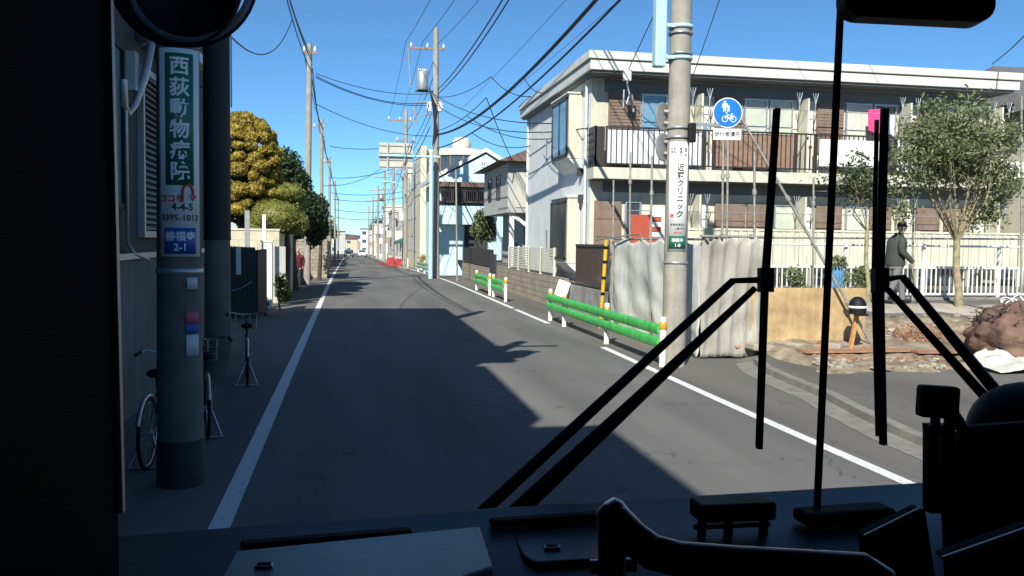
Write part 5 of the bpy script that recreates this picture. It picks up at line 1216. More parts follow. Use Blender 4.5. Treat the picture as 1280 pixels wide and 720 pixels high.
# two round road signs seen from behind-left of that pole
for i, (py, lab) in enumerate(((146,'upper round sign seen edge on from behind, left of clinic pole'),(184,'lower round sign seen edge on from behind, left of clinic pole'))):
    c = AY(829, py, YA+.05); mt = thing('round_sign', tuple(c), lab, 'sign', 'round signs on the left of the clinic pole')
    ax = Vector((-.62,.78,0)).normalized()
    q = MB(); q.lathe(c, [(0,-.012),(.24,-.012),(.25,-.004),(.25,.006),(0,.006)], 36, ax, False); q.build('sign_disc', 'alu', mt)
    q = MB(); q.lathe(c, [(0,.0065),(.235,.0065),(.235,.009),(0,.009)], 36, ax, False); q.build('disc_face', 'signwhite', mt)
    q = MB(); q.beam(c-ax*.02+Vector((0,0,.1)), (XA,YA-.1,c.z+.1), .02,.04); q.beam(c-ax*.02-Vector((0,0,.1)), (XA,YA-.1,c.z-.1), .02,.04); q.build('bracket', 'steel', mt)
# light blue lamp box on the pole
c = AY(824.5, 40, YA-.1)
lb = thing('blue_cabinet', (c.x, YA-.1, zA(86)), 'light blue tubular cabinet strapped left of the clinic pole', 'cabinet')
zt_, zb_ = AY(824,-60,YA-.1).z, AY(824,84,YA-.1).z
q = MB(); q.box(c.x-.10, c.x+.10, YA-.2, YA, zb_, zt_-.3); q.box(c.x-.05, c.x+.05, YA-.17, YA-.03, zt_-.3, zt_); q.build('casing', 'cyanpaint', lb, bevel=.025)
for py in (30, 70):
    q = MB(); zz = AY(840,py,YA-.2).z; q.box(c.x+.09, XA-.05, YA-.14, YA-.06, zz-.03, zz+.03); q.lathe((XA,YA,zz-.03), [(.2,0),(.215,0),(.215,.06),(.2,.06)], 20); q.build('strap', 'cyanpaint', lb)
# wires hanging kit at the balcony front (dangling service bracket)
sv = thing('service_drop_bracket', tuple(AY(785,100,25.0)), 'bundle of pale service cables hanging at apartment eaves', 'cables')
q = MB(); c = AY(784,88,24.9)
q.tube([AY(784,88,24.9), AY(784,105,24.9), AY(787,118,24.9), AY(783,130,24.9)], .03, 6); q.tube([AY(780,112,24.9), AY(779,135,24.9)], .03, 6); q.tube([AY(790,118,24.9), AY(792,140,24.9)], .035, 6)
q.build('cable_end', 'alu', sv)
q = MB(); q.box(c.x-.12, c.x+.12, 24.85, 24.95, c.z-.3, c.z+.05); q.build('junction_box', 'white', sv, bevel=.02)
q = MB(); q.tube([AY(787,118,24.9), AY(789,124,24.9), AY(791,135,24.9)], .05, 6); q.build('insulating_cover', 'darkwall', sv)

# pole B with the transformer
XB, YB_ = 4.95, 51.0; zB0 = zr(YB_)
tB = pole(XB, YB_, 14.3, .22, 'tall right utility pole carrying the grey transformer', lean=(-.12,0))
PB = lambda px, py: AY(px, py, YB_)
pB = crossarm(tB, XB, YB_, PB(540,61).z, 1.55, 3, -.05)
c = PB(528, 101)
q = MB(); q.lathe((c.x, YB_-.05, c.z-.55), [(0,0),(.30,.0),(.33,.06),(.33,1.0),(.28,1.06),(0,1.08)], 20)
for an in range(5): q.lathe((c.x-.2+.1*an, YB_-.05+.1*(an%2), c.z+.5), [(.04,0),(.06,.05),(.03,.2),(0,.22)], 8)
q.build('transformer', 'alu', tB)
q = MB(); q.box(c.x-.4, XB, YB_-.1, YB_+.05, c.z-.64, c.z-.56); q.build('transformer_shelf', 'darkwall', tB)
for px, py in ((536,134),(550,134)):
    c = PB(px,py); q = MB(); q.box(c.x-.13, c.x+.13, YB_-.3, YB_-.05, c.z-.27, c.z+.27); q.build('switch_box', 'white', tB, bevel=.03)
q = MB()
for (a0, a1) in (((518,128),(541,128)),((523,145),(541,143)),((510,60),(513,110)),((519,130),(516,160)),((519,136),(521,155))): q.tube([PB(*a0)+Vector((0,-.1,0)), PB(*a1)+Vector((0,-.1,0))], .035, 6)
for k in range(10): q.tube([PB(545,80+k*9), PB(548,80+k*9)], .02, 5)
q.build('bracket', 'steel', tB)
q = MB()
for k in range(7): q.tube([PB(536+k*1.5,110+k*4)+Vector((0,-.3,0)), PB(546-k,165+k*3)+Vector((0,-.3,0))], .03, 5)
q.build('cable_run', 'wire', tB)
# gantry signpost
gp_ = thing('gantry_sign', (4.72, 50.2, zr(50)), 'pale blue cantilever post holding a sign seen from behind', 'sign')
xg = AY(538.5, 300, 50.2).x; zg = lambda py: AY(538,py,50.2).z
q = MB(); q.tube([(xg,50.2,-.1),(xg,50.2,zg(191))], [.13,.11], 14); q.build('post', 'cyanpaint', gp_)
q = MB(); q.tube([(xg+.5,50.2,zg(196)), (AY(473,195,50.2).x,50.2,AY(473,194,50.2).z)], .07, 10); q.build('arm', 'cyanpaint', gp_)
a, c_ = AY(474,210,50.2), AY(516,179,50.2)
q = MB(); q.box(a.x, c_.x, 50.32, 50.36, a.z, c_.z); q.build('sign_board', 'beige', gp_)
q = MB()
for f_ in (.08,.35,.62,.9): zz = a.z+(c_.z-a.z)*f_; q.box(a.x, c_.x, 50.27, 50.32, zz-.04, zz+.04)
for f_ in (.25,.75): xx = a.x+(c_.x-a.x)*f_; q.box(xx-.04, xx+.04, 50.2, 50.27, a.z, c_.z)
q.build('stiffener', 'greybeige', gp_)
# further poles on the right
RP = [(XB-.1, YB_, PB(540,61).z)]
for i, (x_, y_, h_, lab) in enumerate([(4.6,74,13.2,'second right utility pole behind the gantry sign'),(4.75,98,12.5,'third right utility pole past the cream building'),(4.8,124,12.5,'fourth right utility pole'),(4.8,152,12.5,'fifth right utility pole'),(4.8,185,12.5,'sixth right utility pole'),(4.8,225,12.5,'seventh right utility pole, farthest')]):
    tt = pole(x_, y_, h_, .19, lab); pt_ = crossarm(tt, x_, y_, zr(y_)+h_-.9, 1.5, 3, 0); 
    if i < 4: crossarm(tt, x_, y_, zr(y_)+h_-2.6, 1.2, 3, .4)
    RP.append((x_, y_, zr(y_)+h_-.6))
    if i in (0, 2):
        q = MB(); q.lathe((x_-.45,y_,zr(y_)+h_-4.2), [(0,0),(.3,0),(.32,.9),(0,.95)], 14); q.build('transformer', 'alu', tt)
# street lamp on the second right pole
sp_ = thing('street_lamp', (4.4, 73, zr(73)+5.5), 'pale blue street lamp arm reaching over the road from second right pole', 'street lamp')
q = MB(); q.tube([(4.6,73.8,zr(73)+5.6),(4.3,73.3,zr(73)+6.6),(3.9,73,zr(73)+7.0),(3.2,73,zr(73)+7.15)], .06, 8); q.build('arm', 'cyanpaint', sp_)
q = MB(); q.sphere((2.95,73,zr(73)+7.12), (.38,.16,.09), 12, 8); q.build('lamp_head', 'cyanpaint', sp_)
# thin pole before the blue house
c = AY(572,300,47); q = MB(); q.tube([(c.x,47,0),(AY(570,212,47).x,47,AY(570,212,47).z)], .05, 8); tag(q.build('slim_pole', 'steel'), 'slim grey pole standing before the pale blue house', 'pole')

# yellow and black guy-wire guard
yp = thing('guy_wire_guard', tuple(G(752,380)), 'leaning yellow and black guard pole beside the white sheet', 'pole')
p0 = AX(751,378,6.3); p1 = AX(758,300,6.3)
q = MB(); q.tube([Vector((p0.x,p0.y,0)), p1], .05, 10); q.build('tube', 'yellow', yp)
q = MB(); d = (p1-Vector((p0.x,p0.y,0)))
for f_ in (.2,.38,.56,.74,.9):
    c = Vector((p0.x,p0.y,0))+d*f_; q.tube([c, c+d*.035], .0535, 10)
q.build('black_stripe', 'black', yp)

# ================================================================== GUARD RAILS
def guard_rail(posts, x, label, railm='green', tall=.86, rails=2):
    t = thing('guard_rail', (x, posts[0], zr(posts[0])), label, 'guard rail', 'guard rails along the sidewalk')
    for y_ in posts:
        z = zr(y_); q = MB(); q.tube([(x,y_,z-.02),(x,y_,z+tall)], .057, 16)
        q.lathe((x,y_,z+tall), [(.057,0),(.05,.02),(0,.03)], 16); po = q.build('post', 'white', t)
        q = MB(); q.lathe((x,y_,z+tall-.20), [(.0575,0),(.061,.002),(.061,.14),(.0575,.142)], 16); q.build('reflector_band', 'orange', po)
    ya, yb = posts[0], posts[-1]
    for k in range(rails):
        zc = zr(ya)+tall-.20-.235*k; q = MB()
        # pressed steel beam: rounded front profile
        prof = []
        for i in range(9):
            an = -PI/2 + PI*i/8; prof.append((x-.065-.055*math.cos(an), zc+.098*math.sin(an)))
        prof += [(x-.068, zc+.09), (x-.068, zc-.09)]
        vs = []; n = len(prof)
        for y_ in (ya-.02, yb+.04):
            dz = zr(y_)-zr(ya)
            for (a, c) in prof: vs.append((a, y_, c+dz))
        q.add(vs, [(i, (i+1)%n, n+(i+1)%n, n+i) for i in range(n)], True); q.add(vs[:n], [tuple(range(n))]); q.add(vs[n:], [tuple(reversed(range(n)))])
        q.build('beam', railm, t)
    return t
guard_rail([14.75, 18.2, 22.0, 23.6], 5.46, 'nearest green guard rail on white posts beside the clinic pole')
guard_rail([30.9, 33.6], 5.50, 'second green guard rail from the camera, short')
guard_rail([34.5, 38.2], 5.50, 'third green guard rail from the camera, short')
guard_rail([52.5, 55.5, 59.5, 65.0], 5.0, 'distant pale green guard rail beside the transformer pole', 'palegreen')
for i in range(16):
    y_ = 76+i*6.0; q = MB(); x = 4.95; q.tube([(x,y_,zr(y_)-.02),(x,y_,zr(y_)+.85)], .07, 10); q.lathe((x,y_,zr(y_)+.85), [(.07,0),(.05,.03),(0,.04)], 10)
    tag(q.build('bollard', 'white'), 'white bollard in the row down the far right roadside', 'bollard', 'white bollards down the far right roadside')
for i, (px, lab) in enumerate(((489,'red roadside banner, left of two by the second right pole'),(498,'red roadside banner, right of two by the second right pole'))):
    p = AY(px, 325, 82+i*-4); q = MB(); q.box(p.x-.28, p.x+.28, p.y, p.y+.05, zr(80)+.15, zr(80)+.85); q.tube([(p.x-.37,p.y,zr(80)),(p.x-.37,p.y,zr(80)+1.2)], .03, 6)
    tag(q.build('banner', 'red'), lab, 'banner', 'red banners on the right roadside')
# orange netting / plants near there
leafy_tree('roadside_shrub', (5.6,68,zr(68)), 'yellowish shrub at the foot of the tall cream building', [((5.7,68,zr(68)+.7),(.5,1.2,.6))], 800, .07, 'leafgold', .04, None, 71, 'shrub', .3)

# ================================================================== WIRES
def wire(p0, p1, sag, r, label, m='wire', grp='overhead wires'):
    p0, p1 = Vector(p0), Vector(p1); n = 20; pts = [p0.lerp(p1, i/n) - Vector((0,0,sag*4*(i/n)*(1-i/n))) for i in range(n+1)]
    q = MB(); q.tube(pts, r, 6, False); return tag(q.build('overhead_wire', m), label, 'wire', grp)
A = lambda dx, z: (XA+dx, YA, z)
# thick telephone cables from the near right pole to the transformer pole
wire(A(-.1,8.1), (XB,YB_,PB(541,168).z), .9, .055, 'thickest black cable sweeping from top right to transformer pole')
wire(A(.15,7.75), (XB,YB_,PB(541,185).z), .75, .032, 'second thick black cable below the thickest one')
wire(A(-.2,12.0), (XB,YB_,PB(541,112).z), .85, .028, 'paired black cable high between right poles, upper')
wire(A(-.12,11.7), (XB,YB_,PB(541,118).z), .85, .028, 'paired black cable high between right poles, lower')
for i, (px, nm) in enumerate(((507,'leftmost'),(528,'middle'),(549,'rightmost'))):
    wire((XA-1.4+1.3*i, YA, 12.9), PB(px,53), .5, .016, 'high tension wire rising from the %s insulator' % nm, 'wiregrey')
    wire(PB(px,53), (RP[1][0]-1.4+.9*i, RP[1][1], RP[1][2]), .35, .014, 'wire from the %s insulator to second right pole' % nm, 'wiregrey')
wire((XA+4.5,YA,14), PB(600,110)+Vector((0,8,0)), .3, .012, 'faint thin wire high over the road centre', 'wiregrey')
wire((XA+7,YA,14), PB(640,110)+Vector((0,8,0)), .3, .012, 'faint thin wire high right of road centre', 'wiregrey')
names = ['highest','second','third','lowest']
for k in range(4):
    for i in range(len(RP)-1):
        a, c = RP[i], RP[i+1]; z = -1.2-.8*k
        wire((a[0]-.1*k,a[1],a[2]+z-.8*(k>0)), (c[0]-.1*k,c[1],c[2]+z-.8*(k>0)), .45, .02+.006*(k==3), '%s wire along the right poles, span %s from the camera' % (names[k], ['nearest','second','third','fourth','fifth','sixth'][i]))
# left run
pts = [(-2.03,14.4,10.6), (X3+.1,Y3,10.95)] + LP
for i in range(len(pts)-1):
    for k in range(3):
        a, c = pts[i], pts[i+1]
        wire((a[0]+[-.25,0,.15][k],a[1],a[2]-[0,.35,.8][k]-(0 if i else 0)), (c[0]+[0,.08,.1][k],c[1],c[2]-[0,.35,.9][k]), .5+.1*k, [.022,.030,.022][k], '%s cable along the left poles, span %s from the camera' % (['upper','middle','lower'][k], ['nearest','second','third','fourth','fifth'][i]))
c3 = lambda py: AY(395, py, Y3)
wire(c3(92), PB(541,117), .35, .018, 'upper crossing wire from slim left pole to transformer pole')
wire(c3(95), PB(541,128), .5, .02, 'second crossing wire from slim left pole to transformer pole')
wire(c3(97), PB(541,131), .45, .02, 'third crossing wire just under the second one')
wire(c3(130), PB(541,170), .4, .018, 'lower crossing wire from slim left pole to transformer pole')
wire(PB(541,117), AY(733,152,27), .6, .02, 'wire from transformer pole to the apartment side wall, upper')
wire(PB(541,128), AX(735,160,7.1), .7, .02, 'wire from transformer pole to the apartment side wall, lower')
wire(PB(545,121), AY(614,96,40), .3, .018, 'wire rising right from transformer pole to the mid span tap')
wire(AY(614,96,40), AY(668,120,33), .3, .018, 'wire falling from the mid span tap to the apartment roof')
wire(AY(608,122,38), AY(640,200,41.5), .1, .022, 'drop cable falling to the grey house roof')
wire(PB(547,163), AY(608,122,38), .25, .02, 'black cable rising from transformer pole to the drop cable')
wire(AY(590,166,38), AX(663,182,7.2), .3, .018, 'wire from the cable joint to the apartment back corner')
wire(AY(584,145,40), AX(700,172,7.1), .4, .018, 'wire across to the apartment upper bay window')
wire(AY(655,97,30), AY(678,116,27), .15, .014, 'short wire loop by the apartment roof corner')
wire((-2.03,14.4,5.55), AY(365,25,30), .8, .014, 'thin wire curving from second left pole into the sky')
wire(AY(412,222,66), PB(541,190), .5, .02, 'low crossing wire between second left pole and transformer pole')
wire(AY(404,232,60), AY(500,190,74), .8, .018, 'low crossing wire dipping over the road behind the gantry sign')
for i, (pa, pb, Y, nm) in enumerate(((183,178,60,'first'),(241,238,80,'second'),(249,247,92,'third'),(262,263,110,'fourth'),(272,272,124,'fifth'))):
    wire(AY(412+i*2,pa,Y), AY(520-i*8,pb,Y), .3, .022+.004*i, '%s of the low wires crossing the far road' % nm)
wire(AY(785,88,24.9), (XA+2.5,YA,13), .1, .014, 'thin wire dropping to the service cables at apartment eaves', 'wiregrey')
wire(AY(865,98,24.9), (XA+3.0,YA+1,12.5), .1, .012, 'thin wire rising right of the clinic pole', 'wiregrey')
wire(AY(1240,80,26), AY(1285,40,22), .05, .02, 'short wire at the top right edge', 'wiregrey')

# ================================================================== CARS
def car(loc, label, paint, rz=0.0):
    t = thing('car', loc, label, 'car', 'cars at the far end of the street'); x, y, z = loc
    q = MB()
    prof = [(-2.1,.35),(-2.15,.75),(-1.9,.95),(-1.2,1.02),(-.75,1.42),(.9,1.48),(1.7,1.0),(2.1,.85),(2.1,.35)]
    for s0, s1, sh in ((-.85,.85,1.0),):
        q.prism([(x+s0,y+a,z+b_) for a,b_ in prof], (s1-s0,0,0))
    bo = q.build('body', paint, t, bevel=.08)
    q = MB(); q.prism([(x-.72,y-1.24,z+1.04),(x+.72,y-1.24,z+1.04),(x+.62,y-.86,z+1.38),(x-.62,y-.86,z+1.38)], (0,-.03,.02)); q.build('windscreen', 'glass', t)
    for s_ in (-.87,.86):
        q = MB(); q.prism([(x+s_,y-1.0,z+1.04),(x+s_,y+1.4,z+1.04),(x+s_,y+.85,z+1.40),(x+s_,y-.7,z+1.37)], (.01,0,0)); q.build('side_window', 'glass', t)
    for sx in (-1,1):
        q = MB(); q.sphere((x+sx*.62,y-2.12,z+.68), (.16,.05,.09), 10, 6); q.build('headlight', 'headlamp', t)
        for sy in (-1.3,1.35):
            q = MB(); q.lathe((x+sx*.80,y+sy,z+.31), [(.31,-.1),(.31,.1),(.2,.11),(.0,.11)], 16, (sx,0,0)); wh = q.build('wheel', 'blackrub', t)
            q = MB(); q.lathe((x+sx*.80,y+sy,z+.31), [(.19,.115),(0,.12)], 12, (sx,0,0)); q.build('rim', 'alu', wh)
    q = MB(); q.box(x-.25,x+.25,y-2.19,y-2.16,z+.45,z+.58); q.build('number_plate', 'signwhite', t)
car((-.1,176,zr(176)), 'dark car, left of the two far cars', 'cardark')
car((2.6,186,zr(186)), 'white car, right of the two far cars', 'carwhite')
car((-.2,225,zr(225)), 'silver car farthest away behind the dark car', 'carsilver')

# ================================================================== BICYCLES
def bicycle():
    t = thing('bicycle', (0,0,0), 'dark bicycle with its stand down, behind the nearest left pole', 'bicycle', 'bicycles parked by the left poles')
    for x in (0, 1.08):
        q = MB(); pts = [(x+.32*math.cos(a*PI/14), 0, .33+.32*math.sin(a*PI/14)) for a in range(29)]; q.tube(pts, .018, 8, False); wl = q.build('wheel', 'blackrub', t)
        q = MB(); q.tube([(x+.298*math.cos(a*PI/14), 0, .33+.298*math.sin(a*PI/14)) for a in range(29)], .009, 6, False)
        q.build('rim', 'chrome', wl)
        q = MB()
        for k in range(14): a = 2*PI*k/14; q.tube([(x,.02*(-1)**k,.33),(x+.295*math.cos(a),0,.33+.295*math.sin(a))], .0016, 4, False)
        q.tube([(x,-.05,.33),(x,.05,.33)], .022, 8); q.build('spokes', 'alu', wl)
        q = MB(); q.tube([(x+.36*math.cos(a*PI/16), 0, .33+.36*math.sin(a*PI/16)) for a in range(2,15)], .022, 6, False); q.build('mudguard', 'chrome', t)
    q = MB(); q.tube([(0,0,.33),(.45,0,.28),(.36,0,.72)], .014, 8); q.tube([(0,0,.33),(.35,0,.68)], .011, 8); q.tube([(.45,0,.28),(.92,0,.70)], .016, 8); q.tube([(.37,0,.6),(.90,0,.76)], .014, 8); q.tube([(1.08,0,.33),(.99,0,.62),(.90,0,.9)], .014, 8)
    q.build('frame', 'darkbrown', t)
    q = MB(); q.tube([(.98,-.02,.98),(.9,0,.97)], .012, 6); q.tube([(.72,-.28,1.0),(.86,-.24,1.02),(.9,-.08,.98),(.9,.08,.98),(.86,.24,1.02),(.72,.28,1.0)], .012, 8); hb = q.build('handlebar', 'chrome', t)
    q = MB(); q.tube([(.65,-.29,.99),(.76,-.27,1.01)], .018, 8); q.tube([(.65,.29,.99),(.76,.27,1.01)], .018, 8); q.build('grip', 'blackrub', hb)
    q = MB(); q.sphere((.32,0,.86), (.14,.09,.045), 12, 8); q.tube([(.34,0,.7),(.33,0,.84)], .013, 6); q.build('saddle', 'blackrub', t)
    q = MB()
    for z in (.72,.80,.88,.96):
        k = 1+(z-.72)*.5; q.tube([(1.0,-.15*k,z),(1.28*1.0,-.15*k,z),(1.28,.15*k,z),(1.0,.15*k,z),(1.0,-.15*k,z)], .004, 4)
    for yy in (-.15,-.05,.05,.15): q.tube([(1.0,yy,.72),(1.28,yy,.72),(1.29,yy*1.1,.96)], .004, 4); q.tube([(1.0,yy,.72),(1.0,yy*1.1,.96)], .004, 4)
    q.build('basket', 'chrome', t)
    q = MB(); q.tube([(.02,.04,.30),(-.06,.16,.02)], .012, 6); q.tube([(.02,-.04,.30),(-.06,-.14,.02)], .012, 6); q.tube([(-.06,-.16,.015),(-.06,.18,.015)], .011, 6); q.build('kickstand', 'chrome', t)
    q = MB(); q.lathe((.45,0,.28), [(.09,-.01),(.09,.01),(0,.012)], 16, (0,1,0)); q.tube([(.45,.06,.28),(.45,.06,.12),(.45,.12,.12)], .01, 6); q.tube([(.45,-.06,.28),(.45,-.06,.44),(.45,-.12,.44)], .01, 6); q.build('crank', 'alu', t)
    return t
bk = bicycle(); index_children(bk)
bk.location = (-1.62, 9.45, 0); bk.rotation_euler = (0, 0, math.radians(-90-8-25))
# wheels of the first: rear under the pole's right side, front to the left
a = G(176,596); bk.location = (a.x, a.y+.3, 0); bk.rotation_euler = (0,0,math.radians(87))
bk['label'] = 'dark bicycle edge on at the wall, left of nearest left pole'
a = G(268,556); dup(bk, (a.x-.12, a.y+.36, 0), math.radians(101), 'bicycle with its stand down just right of the nearest left pole')
a = G(309,486); dup(bk, (a.x-.03, a.y+.3, 0), math.radians(97), 'bicycle with bright mudguard just right of the second left pole')

# ================================================================== PEOPLE
def skinned(verts, edges, name, m, parent, sub=2):
    me = bpy.data.meshes.new(name); me.from_pydata([v[0] for v in verts], edges, []); o = bpy.data.objects.new(name, me); COL.objects.link(o)
    md = o.modifiers.new('skin', 'SKIN'); md.use_smooth_shade = True
    for i, v in enumerate(verts):
        s_ = me.skin_vertices[0].data[i]; r = v[1]; s_.radius = r if isinstance(r, tuple) else (r, r); s_.use_root = (i == 0)
    o.modifiers.new('sub', 'SUBSURF').levels = sub
    dg = bpy.context.evaluated_depsgraph_get(); m2 = bpy.data.meshes.new_from_object(o.evaluated_get(dg)); bpy.data.objects.remove(o)
    m2.materials.clear(); m2.materials.append(M[m]); m2.polygons.foreach_set('use_smooth', [True]*len(m2.polygons))
    q = bpy.data.objects.new(name, m2); COL.objects.link(q); q.parent = parent; return q
def person(loc, rz, label, coat, trs, capm, h=1.7, cap=True, arm_fwd=.2, stride=.22, bulk=1.0):
    """local frame: faces +x, y is left; pelvis-rooted skeleton"""
    t = thing('person', loc, label, 'person'); s = h/1.7; ORG[t.name] = Vector((0,0,0))
    V = lambda *a: tuple(k*s for k in a)
    hip = (0,0,.90)
    body = [(V(*hip), .12*s), (V(.02,0,1.08), .125*s), (V(.05,0,1.28), .135*s), (V(.05,0,1.42), .08*s), (V(.075,0,1.49), .052*s), (V(.10,0,1.555), .074*s), (V(.105,0,1.625), .088*s), (V(.10,0,1.685), .075*s), (V(.098,0,1.71), .05*s)]
    ed = [(0,1),(1,2),(2,3),(3,4),(4,5),(5,6),(6,7),(7,8)]
    for sd_ in (1,-1):
        b0 = len(body); st = stride*sd_
        body += [(V(.03,.09*sd_,.84), .088*s), (V(.06+st*.45,.09*sd_,.47), .058*s), (V(st-.03,.09*sd_,.09), .038*s), (V(st+.03,.09*sd_,.045), .036*s), (V(st+.14,.10*sd_,.035), .030*s)]
        ed += [(0,b0),(b0,b0+1),(b0+1,b0+2),(b0+2,b0+3),(b0+3,b0+4)]
        a0 = len(body); sw = arm_fwd if sd_ < 0 else -.08
        body += [(V(.04,.19*sd_,1.38), .058*s), (V(-.02+sw*.2,.235*sd_,1.12), .042*s), (V(.08+sw,.22*sd_,.90), .030*s), (V(.10+sw,.215*sd_,.85), .032*s)]
        ed += [(2,a0),(a0,a0+1),(a0+1,a0+2),(a0+2,a0+3)]
        # fingers and thumb rooted in the palm
        for k, (dx, ln) in enumerate(((-.025,.055),(-.008,.065),(.010,.06),(.026,.045))):
            f0 = len(body); body += [(V(.10+sw+dx,.215*sd_,.815), .0095*s), (V(.115+sw+dx,.205*sd_,.815-ln*.9), .008*s)]; ed += [(a0+3,f0),(f0,f0+1)]
        f0 = len(body); body += [(V(.135+sw,.205*sd_,.835), .010*s), (V(.15+sw,.195*sd_,.80), .0085*s)]; ed += [(a0+3,f0),(f0,f0+1)]
    bo = skinned(body, ed, 'body', 'skin', t, 1)
    # face details on the head
    q = MB(); hx = .105*s; hz = 1.625*s
    q.sphere((hx+.085*s,0,hz-.015*s), (.022*s,.014*s,.02*s), 8, 6)
    for sd_ in (1,-1): q.sphere((hx,sd_*.078*s,hz-.01*s), (.02*s,.012*s,.03*s), 8, 6)
    q.sphere((hx+.068*s,0,hz-.055*s), (.02*s,.028*s,.010*s), 8, 6)
    q.build('face_features', 'skin', t)
    q = MB()
    for sd_ in (1,-1): q.sphere((hx+.078*s,sd_*.03*s,hz+.01*s), .008*s, 8, 6)
    q.build('eyes', 'ink', t)
    q = MB(); q.sphere((hx-.02*s,0,hz+.012*s), (.088*s,.084*s,.088*s), 14, 10, .1); q.build('hair', 'hair', t)
    if cap:
        q = MB(); q.lathe((hx-.005*s,0,hz+.02*s), [(.097*s,0),(.102*s,.03*s),(.09*s,.075*s),(.05*s,.10*s),(0,.105*s)], 18)
        q.prism([(hx+.06*s,-.075*s,hz+.022*s),(hx+.06*s,.075*s,hz+.022*s),(hx+.15*s,.05*s,hz+.008*s),(hx+.15*s,-.05*s,hz+.008*s)], (0,0,.012*s)); q.build('cap', capm, t, bevel=.004)
    def rings(q, rs, n=16):
        vs = []
        for (x, y, z), rx, ry in rs:
            for k in range(n):
                an = 2*PI*k/n; w_ = 1+.08*mnoise.noise(Vector((math.cos(an)*2, math.sin(an)*2, z*9))); vs.append(V(x-.02+rx*bulk*w_*math.cos(an), y+ry*w_*math.sin(an), z))
        m_n = len(rs)
        q.add(vs, [(a*n+b_, a*n+(b_+1)%n, (a+1)*n+(b_+1)%n, (a+1)*n+b_) for a in range(m_n-1) for b_ in range(n)], True)
        q.add(vs[:n], [tuple(reversed(range(n)))]); q.add(vs[-n:], [tuple(range(n))])
    q = MB(); rings(q, [((.0,0,.80),.150,.185),((.0,0,.84),.162,.195),((.0,0,.95),.160,.19),((.01,0,1.08),.158,.185),((.02,0,1.22),.165,.20),((.02,0,1.32),.158,.215),((.03,0,1.40),.125,.19),((.045,0,1.45),.088,.11),((.06,0,1.49),.072,.078),((.065,0,1.515),.070,.074)])
    for sd_ in (1,-1):
        sw = arm_fwd if sd_ < 0 else -.08
        q.tube([V(.03,.13*sd_,1.37), V(.025,.19*sd_,1.34), V(-.005+sw*.1,.23*sd_,1.22), V(-.02+sw*.2,.245*sd_,1.12), V(.03+sw*.6,.24*sd_,1.02), V(.075+sw,.225*sd_,.915), V(.09+sw,.22*sd_,.885)], [r*s for r in (.07,.082,.075,.070,.062,.054,.050)], 12)
    q.build('jacket', coat, t)
    q = MB(); rings(q, [((.0,0,.74),.13,.165),((.0,0,.80),.14,.172),((.0,0,.90),.135,.165)])
    for sd_ in (1,-1):
        st = stride*sd_
        q.tube([V(.01,.085*sd_,.82), V(.03+st*.2,.09*sd_,.68), V(.06+st*.45,.09*sd_,.47), V(.02+st*.7,.09*sd_,.28), V(st-.03,.09*sd_,.13), V(st-.02,.09*sd_,.075)], [r*s for r in (.095,.088,.072,.066,.062,.066)], 12)
    q.build('trousers', trs, t)
    for sd_ in (1,-1):
        st = stride*sd_; q = MB(); q.sphere(V(st+.05,.095*sd_,.045), V(.135,.05,.045), 14, 8); q.build('shoe', 'cap', t)
    t.rotation_euler = (0,0,rz)
    return t
Ym = 18.35; pm = AY(1120, 330, Ym); gz = lotz(0, Ym)+.02
ztop = AY(1122, 277, Ym).z
person((pm.x, Ym, gz), math.radians(-12), 'older man in black cap and dark jacket walking along the white fence', 'jacket', 'trousers', 'cap', (ztop-gz)/1.03, arm_fwd=.16, bulk=1.28)
cn = MB(); hx_, hz_ = AY(1137,333,Ym-.25), AY(1146,386,Ym-.25)
cn.tube([(hx_.x-.04,hx_.y,hx_.z+.02),(hx_.x+.0,hx_.y,hx_.z+.045),(hx_.x+.03,hx_.y,hx_.z),(hz_.x,hz_.y,gz)], .012, 8); tag(cn.build('walking_cane', 'darkbrown'), 'dark walking cane in the hand of the man in black cap', 'cane')
pr = AY(382, 350, 41.0)
person((-2.28, 41.0, .02), math.radians(-95), 'person in dark red coat walking in the shade by the slim left pole', 'redcoat', 'darktrs', 'cap', 1.68, False, .1, .15)

# ================================================================== THE BUS (around the camera)
BUS = thing('bus', (.85, 0, 0), 'dark interior and windscreen of the city bus the photo is taken from', 'bus')
GZ = 1.60                                    # height of the lower edge of the windscreen
bl = [G(150,673,GZ), G(400,653,GZ), G(620,637,GZ), G(900,620,GZ), G(1160,605,GZ)]
gl = [(p.x, p.y) for p in bl]
gl = [(-.62, gl[0][1]-.10)] + gl + [(2.0, 2.02), (2.25, 1.80)]
def gy(x):
    for (xa, ya), (xb, yb) in zip(gl, gl[1:]):
        if x <= xb: return ya+(yb-ya)*(x-xa)/(xb-xa)
    return gl[-1][1]
# body shell
q = MB(); XLs, XRs, YBk = -.66, 2.3, -8.5
q.box(XLs, XRs, YBk, 1.5, 2.98, 3.06)                                  # roof
q.box(XLs, XRs, YBk, 1.4, .42, .5)                                     # floor
q.box(XLs, XLs+.06, YBk, 1.45, .5, 1.35); q.box(XRs-.06, XRs, YBk, 1.45, .5, 1.35)
q.box(XLs, XLs+.06, YBk, 1.45, 2.45, 2.98); q.box(XRs-.06, XRs, YBk, 1.45, 2.45, 2.98)
q.box(XLs, XRs, YBk, YBk+.06, .5, 2.98)
for yy in (-7,-5.5,-4,-2.5,-1,.5): q.box(XLs, XLs+.06, yy, yy+.12, 1.35, 2.45); q.box(XRs-.06, XRs, yy, yy+.12, 1.35, 2.45)
q.build('body_shell', 'black', BUS)
q = MB(); 
q.box(XLs+.02, XLs+.03, YBk+.1, 1.45, 1.35, 2.45); q.box(XRs-.03, XRs-.02, YBk+.1, 1.45, 1.35, 2.45); q.build('side_window', 'tintglass', BUS)
